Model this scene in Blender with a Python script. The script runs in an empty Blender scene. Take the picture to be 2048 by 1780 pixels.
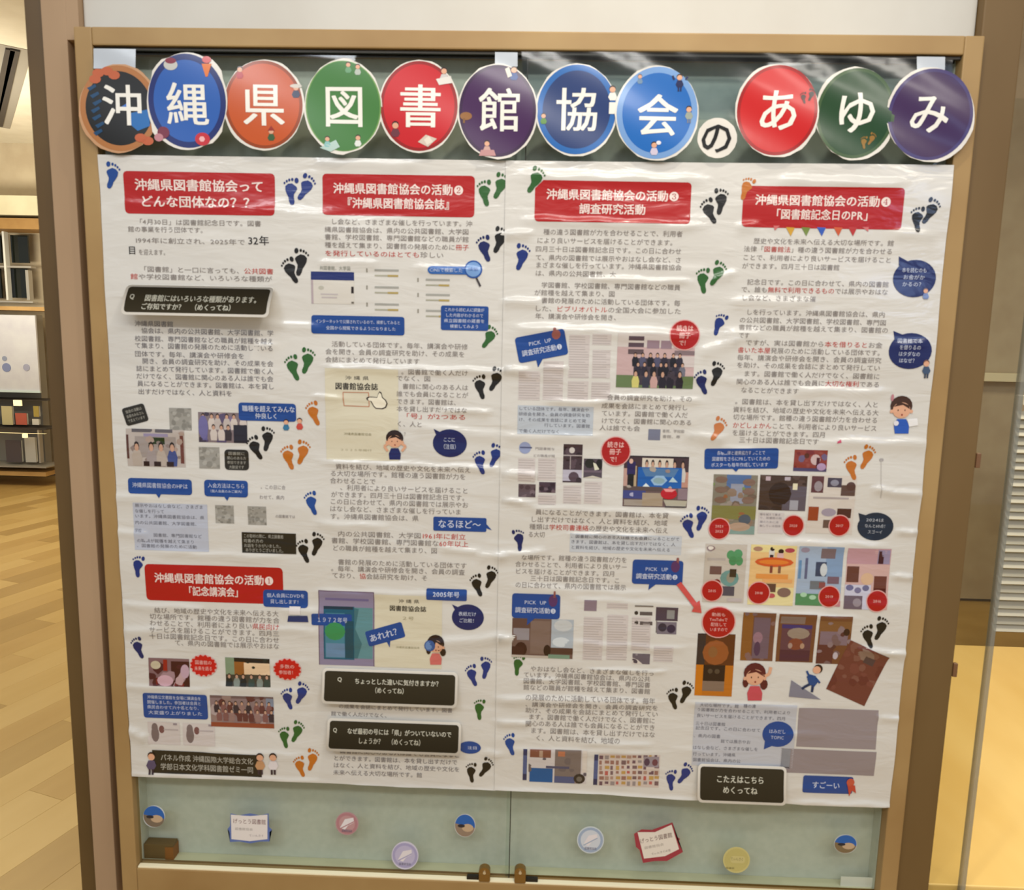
import bpy, bmesh, math, random
import numpy as np
from mathutils import Vector, Matrix
random.seed(7)
SC = bpy.context.scene
COL = SC.collection
# ------------------------------------------------------------------ camera
F = 1500.0
CP = np.array([.0434, -1.5995, 1.5514])
def axes(p, y, r):
    cp, sp, cy, sy = math.cos(p), math.sin(p), math.cos(y), math.sin(y)
    f = np.array([sy*cp, cy*cp, -sp]); rt = np.array([cy, -sy, 0.]); up = np.cross(rt, f)
    cr, sr = math.cos(r), math.sin(r)
    return cr*rt+sr*up, -sr*rt+cr*up, f
AR, AU, AF = axes(.1414, -.0279, .0217)
cam = bpy.data.cameras.new('camera'); co = bpy.data.objects.new('camera', cam); COL.objects.link(co)
m = Matrix.Identity(4)
for i in range(3):
    m[i][0], m[i][1], m[i][2], m[i][3] = AR[i], AU[i], -AF[i], CP[i]
co.matrix_world = m
cam.sensor_fit = 'HORIZONTAL'; cam.sensor_width = 36; cam.lens = F/2048*36
cam.clip_start = .02; SC.camera = co
cam.dof.use_dof = True; cam.dof.focus_distance = 6.0; cam.dof.aperture_fstop = 7.0
# ------------------------------------------------------------------ light
SC.view_settings.view_transform = 'Standard'; SC.view_settings.look = 'None'
SC.view_settings.gamma = 1; SC.view_settings.use_curve_mapping = False
SC.view_settings.exposure = 0.07
wd = bpy.data.worlds.new('world'); SC.world = wd; wd.use_nodes = True
wd.node_tree.nodes['Background'].inputs[0].default_value = (1, .985, .96, 1)
wd.node_tree.nodes['Background'].inputs[1].default_value = .42
def lamp(kind, loc, to, power, color=(1, .86, .66), size=.3, sy=None, cone=70, blend=.8):
    l = bpy.data.lights.new('lamp', kind); o = bpy.data.objects.new('ceiling_or_added_light', l); COL.objects.link(o)
    o.location = loc
    o.rotation_euler = (Vector(to)-Vector(loc)).to_track_quat('-Z', 'Y').to_euler()
    l.energy = power; l.color = color
    if kind == 'AREA':
        l.shape = 'RECTANGLE'; l.size = size; l.size_y = sy or size
    elif kind == 'SPOT':
        l.shadow_soft_size = size; l.spot_size = math.radians(cone); l.spot_blend = blend
    return o
lamp('SPOT', (.35, -.62, 3.15), (.1, 0, 1.55), 36, (1, .91, .76), .035, cone=95, blend=.9)
lamp('SPOT', (.10, -.10, 2.62), (.15, .03, 2.15), .95, (1, .86, .60), .04, cone=120, blend=1)
for x_, y_, p_, c_ in ((.7, -1.9, 14, (1, .96, .89)), (-1.0, -1.9, 10, (.92, .96, 1.0)), (.2, -3.0, 23, (1, .97, .92)), (2.0, -3.0, 18, (1, .94, .85)), (-1.7, -3.0, 20, (.9, .95, 1.0))):
    lamp('AREA', (x_, y_, 3.3), (x_*.6, y_+1.7, 0), p_, c_, 1.3, .22)
lamp('AREA', (-3.4, 3.2, 3.3), (-3.2, 3.6, 0), 48, (1, .86, .6), 2.5, 1.2)
lamp('AREA', (-4.6, 3.6, 1.9), (-4.8, 4.6, 3.4), 75, (1, .92, .74), 1.2, .6)  # added upward fill without a fixture, brightens the far ceiling
lamp('AREA', (1.9, .8, 2.9), (1.7, .7, 0), 34, (1, .86, .6), .8, .8)
lamp('AREA', (3.0, -4.5, 2.75), (.83, 0, 1.95), 6, (.42, .6, 1.0), .16, 1.2)  # added unseen blue source, gives the streak on the last disc
# ------------------------------------------------------------------ helpers
def W(px, py, Y=0.):
    d = AF+AR*(px-1024)/F-AU*(py-890)/F; t = (Y-CP[1])/d[1]; p = CP+d*t
    return float(p[0]), float(p[2])
def lin(c):
    r = []
    for v in c[:3]:
        v = v/255.; r.append(v/12.92 if v <= .04045 else ((v+.055)/1.055)**2.4)
    return tuple(r)+(1.,)
def mat(name, color=None, rough=.6, metal=0, spec=.5, coat=0, attr=False, alpha=1, trans=0, emit=None, es=0):
    M = bpy.data.materials.new(name); M.use_nodes = True; nt = M.node_tree; b = nt.nodes['Principled BSDF']
    if color: b.inputs['Base Color'].default_value = lin(color)
    b.inputs['Roughness'].default_value = rough; b.inputs['Metallic'].default_value = metal
    b.inputs['Specular IOR Level'].default_value = spec; b.inputs['Coat Weight'].default_value = coat
    b.inputs['Coat Roughness'].default_value = .12; b.inputs['Alpha'].default_value = alpha
    b.inputs['Transmission Weight'].default_value = trans
    if attr:
        a = nt.nodes.new('ShaderNodeAttribute'); a.attribute_name = 'Col'; nt.links.new(a.outputs['Color'], b.inputs['Base Color'])
    if emit:
        b.inputs['Emission Color'].default_value = lin(emit); b.inputs['Emission Strength'].default_value = es
    return M
def mottled(name, c1, c2, scale=(1, 1, 1), rough=.6, bump=.0, detail=4, spec=.4, coat=0, nscale=6):
    M = mat(name, c1, rough, spec=spec, coat=coat); nt = M.node_tree; b = nt.nodes['Principled BSDF']
    tc = nt.nodes.new('ShaderNodeTexCoord'); mp = nt.nodes.new('ShaderNodeMapping'); mp.inputs['Scale'].default_value = scale
    n = nt.nodes.new('ShaderNodeTexNoise'); n.inputs['Scale'].default_value = nscale; n.inputs['Detail'].default_value = detail
    r = nt.nodes.new('ShaderNodeValToRGB'); r.color_ramp.elements[0].color = lin(c1); r.color_ramp.elements[1].color = lin(c2)
    r.color_ramp.elements[0].position = .35; r.color_ramp.elements[1].position = .65
    L = nt.links.new
    L(tc.outputs['Object'], mp.inputs[0]); L(mp.outputs[0], n.inputs[0]); L(n.outputs[0], r.inputs[0]); L(r.outputs[0], b.inputs['Base Color'])
    if bump:
        bp = nt.nodes.new('ShaderNodeBump'); bp.inputs['Strength'].default_value = bump; bp.inputs['Distance'].default_value = .002
        L(n.outputs[0], bp.inputs['Height']); L(bp.outputs[0], b.inputs['Normal'])
    return M
M_INK = mat('printed_film', attr=True, rough=.27, spec=.5, coat=.45)
M_DISC = mat('glossy_disc_print', attr=True, rough=.3, spec=.4, coat=.2)
M_MATTE = mat('matte_print', attr=True, rough=.6, spec=.3)
def film_bump(M):
    nt = M.node_tree; b = nt.nodes['Principled BSDF']
    tc = nt.nodes.new('ShaderNodeTexCoord'); mp = nt.nodes.new('ShaderNodeMapping'); mp.inputs['Scale'].default_value = (5, 5, 16)
    n = nt.nodes.new('ShaderNodeTexNoise'); n.inputs['Scale'].default_value = 1.6; n.inputs['Detail'].default_value = 3; n.inputs['Distortion'].default_value = .6
    bp = nt.nodes.new('ShaderNodeBump'); bp.inputs['Strength'].default_value = .35; bp.inputs['Distance'].default_value = .008
    L = nt.links.new; L(tc.outputs['Object'], mp.inputs[0]); L(mp.outputs[0], n.inputs[0]); L(n.outputs[0], bp.inputs['Height']); L(bp.outputs[0], b.inputs['Normal']); L(bp.outputs[0], b.inputs['Coat Normal'])
film_bump(M_INK)
def new_obj(name, me, parent=None, matl=None):
    o = bpy.data.objects.new(name, me); COL.objects.link(o)
    if matl: me.materials.append(matl)
    if parent: o.parent = parent
    return o
def tag(o, label=None, cat=None, group=None, kind=None):
    if label: o['label'] = label
    if cat: o['category'] = cat
    if group: o['group'] = group
    if kind: o['kind'] = kind
    return o
def empty(name, loc=(0, 0, 0)):
    o = bpy.data.objects.new(name, None); COL.objects.link(o); o.location = loc; o.empty_display_size = .05
    return o
class MB:
    def __init__(s): s.bm = bmesh.new()
    def box(s, x0, x1, y0, y1, z0, z1, bev=0, rz=0):
        r = bmesh.ops.create_cube(s.bm, size=1); vs = r['verts']
        cx, cy, cz = (x0+x1)/2, (y0+y1)/2, (z0+z1)/2
        bmesh.ops.scale(s.bm, vec=(abs(x1-x0), abs(y1-y0), abs(z1-z0)), verts=vs)
        if bev:
            es = list({e for v in vs for e in v.link_edges})
            q = bmesh.ops.bevel(s.bm, geom=es, offset=bev, segments=2, affect='EDGES', profile=.6)
            vs = list({v for f in q['faces'] for v in f.verts} | {v for v in vs if v.is_valid})
        if rz: bmesh.ops.rotate(s.bm, cent=(0, 0, 0), matrix=Matrix.Rotation(rz, 3, 'Z'), verts=vs)
        bmesh.ops.translate(s.bm, vec=(cx, cy, cz), verts=vs)
        return s
    def cyl(s, x, y, z, r, h, axis='Z', seg=24, r2=None):
        q = bmesh.ops.create_cone(s.bm, cap_ends=True, segments=seg, radius1=r, radius2=r if r2 is None else r2, depth=h)
        if axis == 'Y': bmesh.ops.rotate(s.bm, cent=(0, 0, 0), matrix=Matrix.Rotation(math.pi/2, 3, 'X'), verts=q['verts'])
        if axis == 'X': bmesh.ops.rotate(s.bm, cent=(0, 0, 0), matrix=Matrix.Rotation(math.pi/2, 3, 'Y'), verts=q['verts'])
        bmesh.ops.translate(s.bm, vec=(x, y, z), verts=q['verts']); return s
    def build(s, name, matl, parent=None, smooth=False):
        me = bpy.data.meshes.new(name); s.bm.to_mesh(me); s.bm.free()
        if smooth:
            for p in me.polygons: p.use_smooth = True
        o = new_obj(name, me, parent, matl)
        return o
# ---- glyphs of Blender's own font, one evaluation per character
_cu = bpy.data.curves.new('glyph', 'FONT'); _cu.resolution_u = 2; _cu.size = 1
_go = bpy.data.objects.new('glyph', _cu); COL.objects.link(_go)
_gc = {}
def glyph(ch, bold=0):
    k = ch
    if k not in _gc:
        _cu.body = ch
        bpy.context.view_layer.update()
        dg = bpy.context.evaluated_depsgraph_get()
        me = bpy.data.meshes.new_from_object(_go.evaluated_get(dg))
        n = len(me.vertices); v = np.zeros(n*3); me.vertices.foreach_get('co', v); v = v.reshape(-1, 3)[:, :2]
        v -= 0
        fs = [tuple(p.vertices) for p in me.polygons]
        bpy.data.meshes.remove(me)
        wide = ord(ch) > 255
        if wide and len(v): adv = 1.0
        elif wide: adv = 1.0
        else: adv = float(v[:, 0].max())+.08 if len(v) else .32
        _gc[k] = (v, fs, adv)
    return _gc[k]
# ---- sheet shapes: mapping (x, z, off) -> 3D, off = distance in front of the surface
CREASES = []
def cr(x0, x1, y, hgt=1.0, sig=5., dy=0., Y=0.):
    a = W(x0, y); b = W(x1, y+dy)
    CREASES.append((a[0], b[0], a[1], b[1], hgt*.0030, sig*.001))
for a in [(1050, 1400, 352, 1.3, 7, 8), (1055, 1400, 440, 1.2, 6, 14), (1012, 1060, 470, 1.3, 6, -3), (1180, 1375, 556, 1.1, 5, 8), (1010, 1085, 603, 1.4, 6, -2), (1035, 1390, 655, 1.8, 9, 16),
          (1010, 1050, 738, 1.6, 6, 2), (1085, 1130, 735, .8, 4, 2), (1100, 1250, 802, 1.0, 5, 2), (1210, 1400, 790, 1.0, 6, 12), (1010, 1200, 872, .9, 7, 0), (1006, 1075, 945, 1.5, 7, 3), (1006, 1060, 999, 1.4, 5, 4),
          (1060, 1400, 1012, 1.0, 7, 18), (1140, 1300, 1064, 1.0, 4, 6), (1000, 1090, 1107, 1.6, 8, -6), (1030, 1290, 1170, .8, 7, 16), (1150, 1400, 1195, .9, 7, 14), (998, 1024, 1270, 1.8, 7, 1),
          (1150, 1360, 1282, .8, 6, 12), (1180, 1330, 1334, .9, 4, 6), (1040, 1110, 1356, .8, 4, 2), (998, 1300, 1393, 1.7, 8, 9), (995, 1060, 1438, 1.5, 6, 6), (1165, 1300, 1482, .8, 6, 4), (1030, 1300, 1495, .7, 6, 6),
          (1560, 1800, 360, 1.3, 7, 10), (1470, 1510, 452, 1.2, 7, 0), (1780, 1860, 465, 1.0, 7, 8), (1460, 1620, 600, 1.2, 8, 6), (1450, 1520, 664, 1.5, 10, 6), (1420, 1470, 560, 1.1, 7, -14), (1395, 1470, 700, 1.3, 9, -16),
          (1590, 1770, 778, 1.0, 7, 6), (1780, 1850, 690, .9, 6, -4), (1640, 1850, 882, 1.1, 8, 4), (1380, 1440, 870, 1.3, 8, 5), (1455, 1500, 895, .8, 5, 0), (1745, 1838, 975, 1.6, 6, 12), (1790, 1832, 1058, 1.5, 5, 4),
          (1560, 1760, 1082, 1.3, 8, 8), (1785, 1822, 1150, 1.6, 5, 3), (1370, 1420, 1108, 1.2, 8, -8), (1420, 1700, 1214, 1.0, 6, 20), (1720, 1812, 1296, 1.8, 6, 8), (1370, 1600, 1400, .9, 6, 10), (1750, 1800, 1430, 1.0, 5, 2),
          (1000, 1385, 1575, 1.2, 7, 22), (1590, 1777, 1600, 1.4, 7, 8),
          (640, 840, 326, 1.0, 8, 4), (520, 660, 420, .8, 9, 10), (640, 760, 524, .8, 6, 3), (830, 960, 535, .9, 7, 8), (660, 1010, 733, 1.4, 6, 9), (630, 690, 792, .9, 5, 2), (890, 975, 818, 1.3, 5, 6), (830, 1000, 850, .8, 8, 20),
          (650, 1000, 922, 1.2, 6, 14), (640, 770, 1045, 1.1, 7, 6), (880, 960, 1095, 1.1, 6, 6), (960, 1010, 1107, 1.3, 7, 6), (640, 960, 1182, 1.0, 7, 8), (870, 1000, 1285, 1.5, 10, -14), (330, 560, 1103, .8, 6, 10),
          (250, 400, 1208, 1.0, 7, 6), (560, 640, 1215, 1.0, 7, 8), (520, 630, 1253, .8, 6, 6), (250, 320, 1262, 1.1, 9, -6), (250, 420, 1368, .8, 6, 10), (250, 300, 1452, 1.6, 9, 26), (440, 620, 1368, .9, 9, 20),
          (420, 600, 1500, .8, 7, 6), (520, 640, 645, .8, 8, 10), (520, 560, 690, .8, 6, 0), (220, 300, 990, .8, 7, 4), (225, 290, 1060, 1.0, 7, 6), (970, 1000, 1500, .9, 7, 3), (640, 1000, 1568, .9, 6, 12), (262, 640, 1545, .8, 6, 14)]:
    cr(*a)
_rg = random.Random(3)
for i in range(70):
    x = _rg.uniform(200, 1800); y = _rg.uniform(330, 1590); l = _rg.uniform(30, 160)
    cr(x, x+l, y, _rg.uniform(-.35, .5), _rg.uniform(4, 9), _rg.uniform(-8, 14))
CA = np.array(CREASES)
XMID = .02
def surf(x, z):
    """relief of the wrinkled poster film in front of its plane, in metres"""
    x = np.asarray(x, float)[:, None]; z = np.asarray(z, float)[:, None]
    x0, x1, z0, z1, h, s = [CA[:, i][None, :] for i in range(6)]
    t = (x-x0)/(x1-x0); zc = z0+(z1-z0)*t+.0015*np.sin(x*60+z0*90)
    env = np.clip(t/.18+.5, 0, 1)*np.clip((1-t)/.18+.5, 0, 1); env = env*env*(3-2*env)
    d = z-zc; r = (h*env*np.exp(-(d/np.where(d > 0, s*.72, s*1.5))**2/2)).sum(1)
    x = x[:, 0]; z = z[:, 0]
    r = r+.0019*np.sin(z*21+x*3+1)*np.sin(x*5+.5)+.0008*np.sin(z*47+x*7)*np.cos(x*9+z*4)+.0022
    return r
POSTER_Y = -.004
def map_poster(P, off):
    x, z = P[:, 0], P[:, 1]; e = 1e-4
    s = surf(x, z); sx = (surf(x+e, z)-s)/e; sz = (surf(x, z+e)-s)/e
    N = np.stack([sx, -np.ones_like(sx), sz], 1); N /= np.linalg.norm(N, axis=1)[:, None]
    # surface y = Y - s ; outward normal (-ds/dx.., -1, ..) seen from -y
    N[:, 0] *= -1; N[:, 2] *= -1
    return np.stack([x, POSTER_Y-s-off, z], 1), N
def map_flat(Y, amp=0., k=40, ph=0.):
    def f(P, off):
        x, z = P[:, 0], P[:, 1]
        u = x*.5+z
        s = amp*np.sin(u*k+ph); d = amp*k*np.cos(u*k+ph)
        N = np.stack([-d*.5, -np.ones_like(x), -d], 1); N /= np.linalg.norm(N, axis=1)[:, None]
        return np.stack([x, Y-s-off, z], 1), N
    return f
def map_flap(ztop, L, Y0, a0, a1, xr=None, tw=0.):
    """card hinged at ztop that curls outwards; z coordinate = ztop - arc length"""
    n = 60; ss = np.linspace(0, L*1.05, n); th = a0+(a1-a0)*(ss/L)
    dz = np.concatenate([[0], np.cumsum(np.cos(th[:-1])*(ss[1]-ss[0]))]); dy = np.concatenate([[0], np.cumsum(np.sin(th[:-1])*(ss[1]-ss[0]))])
    def f(P, off):
        s = ztop-P[:, 1]
        Z = np.interp(s, ss, dz)+np.minimum(s, 0); Yo = np.interp(s, ss, dy); t = np.interp(s, ss, th)
        if xr: k = 1+tw*(P[:, 0]-xr[0])/(xr[1]-xr[0])
        else: k = 1.
        n = np.stack([0*t, -np.cos(t), -np.sin(t)*1.0], 1)
        n = np.stack([0*t, -np.cos(t), -np.sin(t)], 1)
        return np.stack([P[:, 0], Y0-Yo*k+n[:, 1]*off, ztop-Z+n[:, 2]*off], 1), n
    return f
GZ, GX = .004, .02
class Ink:
    """printed shapes: flat polygons in wall coordinates with colour and layer"""
    def __init__(s, mp=map_poster, base=.0004, Y=0., tint=None): s.v = []; s.f = []; s.c = []; s.l = []; s.mp = mp; s.base = base; s.Y = Y
    def frame(s, cx, cy, rot=0):
        X0, Z0 = W(cx, cy, s.Y); sx = W(cx+1, cy, s.Y)[0]-X0; sz = Z0-W(cx, cy+1, s.Y)[1]; r = math.radians(rot); c, n = math.cos(r), math.sin(r)
        def g(dx, dy):
            a, b = dx*c+dy*n, -dx*n+dy*c       # rot > 0 turns counter-clockwise
            return (X0+a*sx, Z0-b*sz)
        return g
    def poly(s, pts, col, layer=0):
        i = len(s.v); s.v += pts; s.f.append(tuple(range(i, i+len(pts)))); c = lin(col); s.c += [c]*len(pts); s.l += [layer]*len(pts)
    def P(s, px, col, layer=0):                     # polygon given in photo pixels
        s.poly([W(a, b, s.Y) for a, b in px], col, layer)
    def rrect(s, x0, y0, x1, y1, col, layer=0, r=5, rot=0, cut=0, n=3):
        g = s.frame((x0+x1)/2, (y0+y1)/2, rot); w, h = (x1-x0)/2, (y1-y0)/2; r = min(r, w, h); pts = []
        for k, (qx, qy) in enumerate([(w, -h), (w, h), (-w, h), (-w, -h)]):
            if k == 3 and cut: pts += [g(-w, -h+cut*.9), g(-w+cut*.9, -h)]; continue
            if r <= .2: pts.append(g(qx, qy)); continue
            cx, cy = qx-math.copysign(r, qx), qy-math.copysign(r, qy)
            for j in range(n+1):
                a = -math.pi/2+k*math.pi/2+j*math.pi/2/n
                pts.append(g(cx+r*math.cos(a), cy+r*math.sin(a)))
        s.poly(pts, col, layer)
    def rect(s, x0, y0, x1, y1, col, layer=0, rot=0): s.rrect(x0, y0, x1, y1, col, layer, 0, rot)
    def ell(s, cx, cy, rx, ry, col, layer=0, n=20, a0=0, a1=360, rot=0):
        g = s.frame(cx, cy, rot); full = a1-a0 >= 360
        pts = [g(rx*math.cos(math.radians(a0+(a1-a0)*i/(n if full else n-1))), ry*math.sin(math.radians(a0+(a1-a0)*i/(n if full else n-1)))) for i in range(n)]
        s.poly(pts, col, layer)
    def line(s, px, w, col, layer=0):
        for (a, b), (c, d) in zip(px[:-1], px[1:]):
            L = math.hypot(c-a, d-b) or 1; nx, ny = -(d-b)/L*w/2, (c-a)/L*w/2
            s.P([(a+nx, b+ny), (c+nx, d+ny), (c-nx, d-ny), (a-nx, b-ny)], col, layer)
    def text(s, cx, cy, w, h, string, col, bold=0., layer=1, rot=0, red=(190, 60, 50)):
        """string spans w px, glyph height h px, centred at (cx, cy); ~ toggles red"""
        adv = 0; it = []; on = False
        if h < 12: bold = 0
        for ch in string:
            if ch == '~': on = not on; continue
            g = glyph(ch, bold); it.append((g, adv, red if on else col, ch)); adv += g[2]
        if not adv: return
        k = w/adv; fr = s.frame(cx, cy, rot)
        for (v, fs, a), x0, c, ch_ in it:
            if not len(v): continue
            b = 0 if 9312 <= ord(ch_) <= 10131 else bold
            for q, (ox, oy) in enumerate([(0, 0)] if b < .01 else [(-b, -b*.6), (b, -b*.6), (-b, b*.6), (b, b*.6)]):
                i = len(s.v); s.v += [fr((x0+p[0]+ox)*k-w/2, -(p[1]+oy-.36)*h) for p in v]
                s.f += [tuple(i+j for j in f) for f in fs]; cc = lin(c); s.c += [cc]*len(v); s.l += [layer+q*.15]*len(v)
    def build(s, name, parent=None, matl=None, cut=True):
        if not s.v: return None
        bm = bmesh.new(); cl = bm.verts.layers.float_color.new('Col'); ll = bm.verts.layers.float.new('lay')
        vs = []
        for p, c, l in zip(s.v, s.c, s.l):
            v = bm.verts.new((p[0], 0, p[1])); v[cl] = tuple(max(q_-.014, .003) for q_ in c[:3])+(1,); v[ll] = l; vs.append(v)
        for f in s.f:
            try: bm.faces.new([vs[i] for i in f])
            except ValueError: pass
        xs = [p[0] for p in s.v]; zs = [p[1] for p in s.v]
        if cut:
            for ax, lo, hi, st in ((2, min(zs), max(zs), GZ), (0, min(xs), max(xs), GX)):
                k = math.floor(lo/st)+1
                while k*st < hi:
                    co_ = [0, 0, 0]; co_[ax] = k*st; no = [0, 0, 0]; no[ax] = 1
                    bmesh.ops.bisect_plane(bm, geom=bm.verts[:]+bm.edges[:]+bm.faces[:], plane_co=co_, plane_no=no, dist=1e-6); k += 1
        bmesh.ops.triangulate(bm, faces=bm.faces[:])
        P = np.array([(v.co.x, v.co.z) for v in bm.verts]); off = np.array([v[ll] for v in bm.verts])*.00012+s.base
        Q, N = s.mp(P, off)
        for v, q in zip(bm.verts, Q): v.co = q
        bm.normal_update()
        for f in bm.faces:
            if f.normal.y > 0: f.normal_flip()
        bm.verts.layers.float.remove(ll)
        cl = None
        me = bpy.data.meshes.new(name); bm.to_mesh(me); bm.free()
        for p in me.polygons: p.use_smooth = True
        me.normals_split_custom_set_from_vertices([tuple(n) for n in N])
        o = new_obj(name, me, parent, matl or M_INK)
        return o
def slab(name, pts, mp, th, color, parent=None, matl=None, off=0., gz=GZ, gx=GX):
    """thick card / sheet with outline pts (wall coordinates) laid along mapping mp"""
    bm = bmesh.new(); f = bm.faces.new([bm.verts.new((p[0], 0, p[1])) for p in pts])
    xs = [p[0] for p in pts]; zs = [p[1] for p in pts]
    for ax, lo, hi, st in ((2, min(zs), max(zs), gz), (0, min(xs), max(xs), gx)):
        k = math.floor(lo/st)+1
        while k*st < hi:
            co_ = [0, 0, 0]; co_[ax] = k*st; no = [0, 0, 0]; no[ax] = 1
            bmesh.ops.bisect_plane(bm, geom=bm.verts[:]+bm.edges[:]+bm.faces[:], plane_co=co_, plane_no=no, dist=1e-7); k += 1
    bmesh.ops.triangulate(bm, faces=[f for f in bm.faces if len(f.verts) > 4])
    bm.verts.ensure_lookup_table(); bm.verts.index_update()
    P = np.array([(v.co.x, v.co.z) for v in bm.verts]); n = len(P)
    A, N = mp(P, np.full(n, off)); B, _ = mp(P, np.full(n, off-th))
    fs = []
    for f in bm.faces:
        ix = [v.index for v in f.verts]
        if f.normal.y > 0 or sum((P[ix[i]][0]*P[ix[(i+1) % len(ix)]][1]-P[ix[(i+1) % len(ix)]][0]*P[ix[i]][1]) for i in range(len(ix))) < 0: ix = ix[::-1]
        fs.append(tuple(ix)); fs.append(tuple(i+n for i in ix[::-1]))
    nf = len(fs)
    for e in bm.edges:
        if len(e.link_faces) == 1:
            a, b = e.verts[0].index, e.verts[1].index; fs.append((a, b, b+n, a+n))
    bm.free()
    me = bpy.data.meshes.new(name); me.from_pydata([tuple(v) for v in np.vstack([A, B])], [], fs)
    for i, p in enumerate(me.polygons): p.use_smooth = i < nf and i % 2 == 0
    at = me.color_attributes.new('Col', 'FLOAT_COLOR', 'POINT'); at.data.foreach_set('color', np.tile(lin(color), 2*n).astype(np.float32))
    me.update()
    nl = np.zeros((len(me.loops), 3)); 
    for i, p in enumerate(me.polygons):
        for li in p.loop_indices:
            nl[li] = N[me.loops[li].vertex_index] if (i < nf and i % 2 == 0) else p.normal
    me.normals_split_custom_set([tuple(q) for q in nl])
    return new_obj(name, me, parent, matl or M_INK)
# ------------------------------------------------------------------ the setting
M_WOOD = mottled('light_oak', (172, 142, 94), (156, 124, 78), (1.2, 1.2, 1.2), .5, .05, nscale=3)
M_TOPWOOD = M_WOOD
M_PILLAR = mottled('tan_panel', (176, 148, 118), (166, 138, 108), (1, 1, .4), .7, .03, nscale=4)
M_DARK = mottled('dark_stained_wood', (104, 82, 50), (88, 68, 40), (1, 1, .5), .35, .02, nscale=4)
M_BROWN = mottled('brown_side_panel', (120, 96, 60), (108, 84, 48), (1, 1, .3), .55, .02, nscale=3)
M_WHITE = mottled('cream_plaster', (206, 204, 197), (200, 197, 189), (1, 1, 1), .8, .02, nscale=5)
M_WALL = mottled('beige_wall', (196, 182, 156), (186, 170, 144), (1, 1, 1), .8, .02)
M_FLOORB = mottled('floor_base', (190, 158, 98), (180, 148, 88), (1, 1, 1), .5)
M_BACK = mottled('grey_board_cloth', (204, 204, 191), (197, 198, 185), (1, 1, 1), .9, .2, nscale=60)
M_GLASS = mat('clear_glass', (255, 255, 255), .02, trans=1, spec=.5); M_GLASS.node_tree.nodes['Principled BSDF'].inputs['IOR'].default_value = 1.45
def thin_glass(name, tint=(.93, .96, .95), rough=.03):
    M = bpy.data.materials.new(name); M.use_nodes = True; nt = M.node_tree; nt.nodes.remove(nt.nodes['Principled BSDF']); out = nt.nodes['Material Output']
    t = nt.nodes.new('ShaderNodeBsdfTransparent'); t.inputs[0].default_value = tint+(1,)
    g = nt.nodes.new('ShaderNodeBsdfGlossy'); g.inputs['Roughness'].default_value = rough
    fr = nt.nodes.new('ShaderNodeFresnel'); fr.inputs[0].default_value = 1.45; mx = nt.nodes.new('ShaderNodeMixShader')
    L = nt.links.new; ge = nt.nodes.new('ShaderNodeNewGeometry'); sb = nt.nodes.new('ShaderNodeMath'); sb.operation = 'SUBTRACT'; sb.inputs[0].default_value = 1; mu = nt.nodes.new('ShaderNodeMath'); mu.operation = 'MULTIPLY'
    L(ge.outputs['Backfacing'], sb.inputs[1]); L(sb.outputs[0], mu.inputs[0]); L(fr.outputs[0], mu.inputs[1]); L(mu.outputs[0], mx.inputs[0]); L(t.outputs[0], mx.inputs[1]); L(g.outputs[0], mx.inputs[2]); L(mx.outputs[0], out.inputs[0])
    return M
M_TGLASS = thin_glass('thin_glass'); M_FILM = thin_glass('clear_film', (.86, .90, .93), .12)
M_BLACKM = mat('dark_metal', (50, 46, 40), .4, metal=.6); M_BRASS = mat('worn_brass', (150, 118, 66), .35, metal=.7)
SX = 1.82
def st(o): o['kind'] = 'structure'; return o
fl = st(MB().box(-9, 6, -6, 8, -.06, -.02).build('floor', M_FLOORB))
rng = random.Random(11)
PT = [mottled('floor_plank_lightband_%s' % n, a, b, (1, .2, 1), .38, .02, nscale=5) for n, a, b in
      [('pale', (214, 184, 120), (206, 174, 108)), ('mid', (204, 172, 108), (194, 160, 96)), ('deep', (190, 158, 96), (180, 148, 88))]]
ang = -math.atan(.33); light_bands = [0, 2, 0, 1, 2, 0, 1]  # plank colours carry the floor's slanting lit and shaded bands
pl = [None]*3
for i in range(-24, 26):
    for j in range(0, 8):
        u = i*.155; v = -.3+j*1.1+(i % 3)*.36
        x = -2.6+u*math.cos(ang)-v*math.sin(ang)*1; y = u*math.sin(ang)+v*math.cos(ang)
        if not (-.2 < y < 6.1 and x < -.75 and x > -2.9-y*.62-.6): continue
        k = light_bands[(i+j) % 7]
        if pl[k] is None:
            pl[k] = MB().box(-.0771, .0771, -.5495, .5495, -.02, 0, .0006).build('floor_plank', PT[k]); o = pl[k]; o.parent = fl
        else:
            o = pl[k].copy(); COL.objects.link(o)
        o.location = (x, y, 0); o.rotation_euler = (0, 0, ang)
# partition that carries the noticeboard
FX0, FX1 = -.909, .909
FZ1, FZ0 = W(1024, 63)[1], .185
st(MB().box(FX0-.005, FX1+.005, .07, .12, 0, 2.13).build('wall_center', M_PILLAR))
st(MB().box(FX0+.0, FX1+.0, .035, .11, FZ1-.02, 3.1, .003).build('wall_upper', M_WHITE))
st(MB().box(-.988, FX0-.027, .018, .12, 0, 3.1, .002).box(FX0-.0275, FX0-.001, .018, .12, 2.14, 3.1, .001).box(FX0-.028, FX0-.001, .08, .12, 0, 2.14).build('wall_left', M_PILLAR))  # open gap beside the frame, shaped to give its shadow strip
st(MB().box(-1.030, -.9885, .03, .14, 0, 3.1, .002).build('trim_left', M_DARK))
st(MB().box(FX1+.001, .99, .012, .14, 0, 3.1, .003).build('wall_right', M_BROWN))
st(MB().box(.96, 4.5, 3.0, 3.1, 0, 3.4).build('wall_back_right', M_WALL))
st(MB().box(-9, 3.0, 6.2, 6.35, 0, 3.4).build('wall_back', M_WALL))
st(MB().box(-9, 4.5, .6, 6.4, 3.4, 3.5).build('ceiling', mottled('ceiling_paint', (232, 226, 208), (224, 217, 198))))
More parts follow.
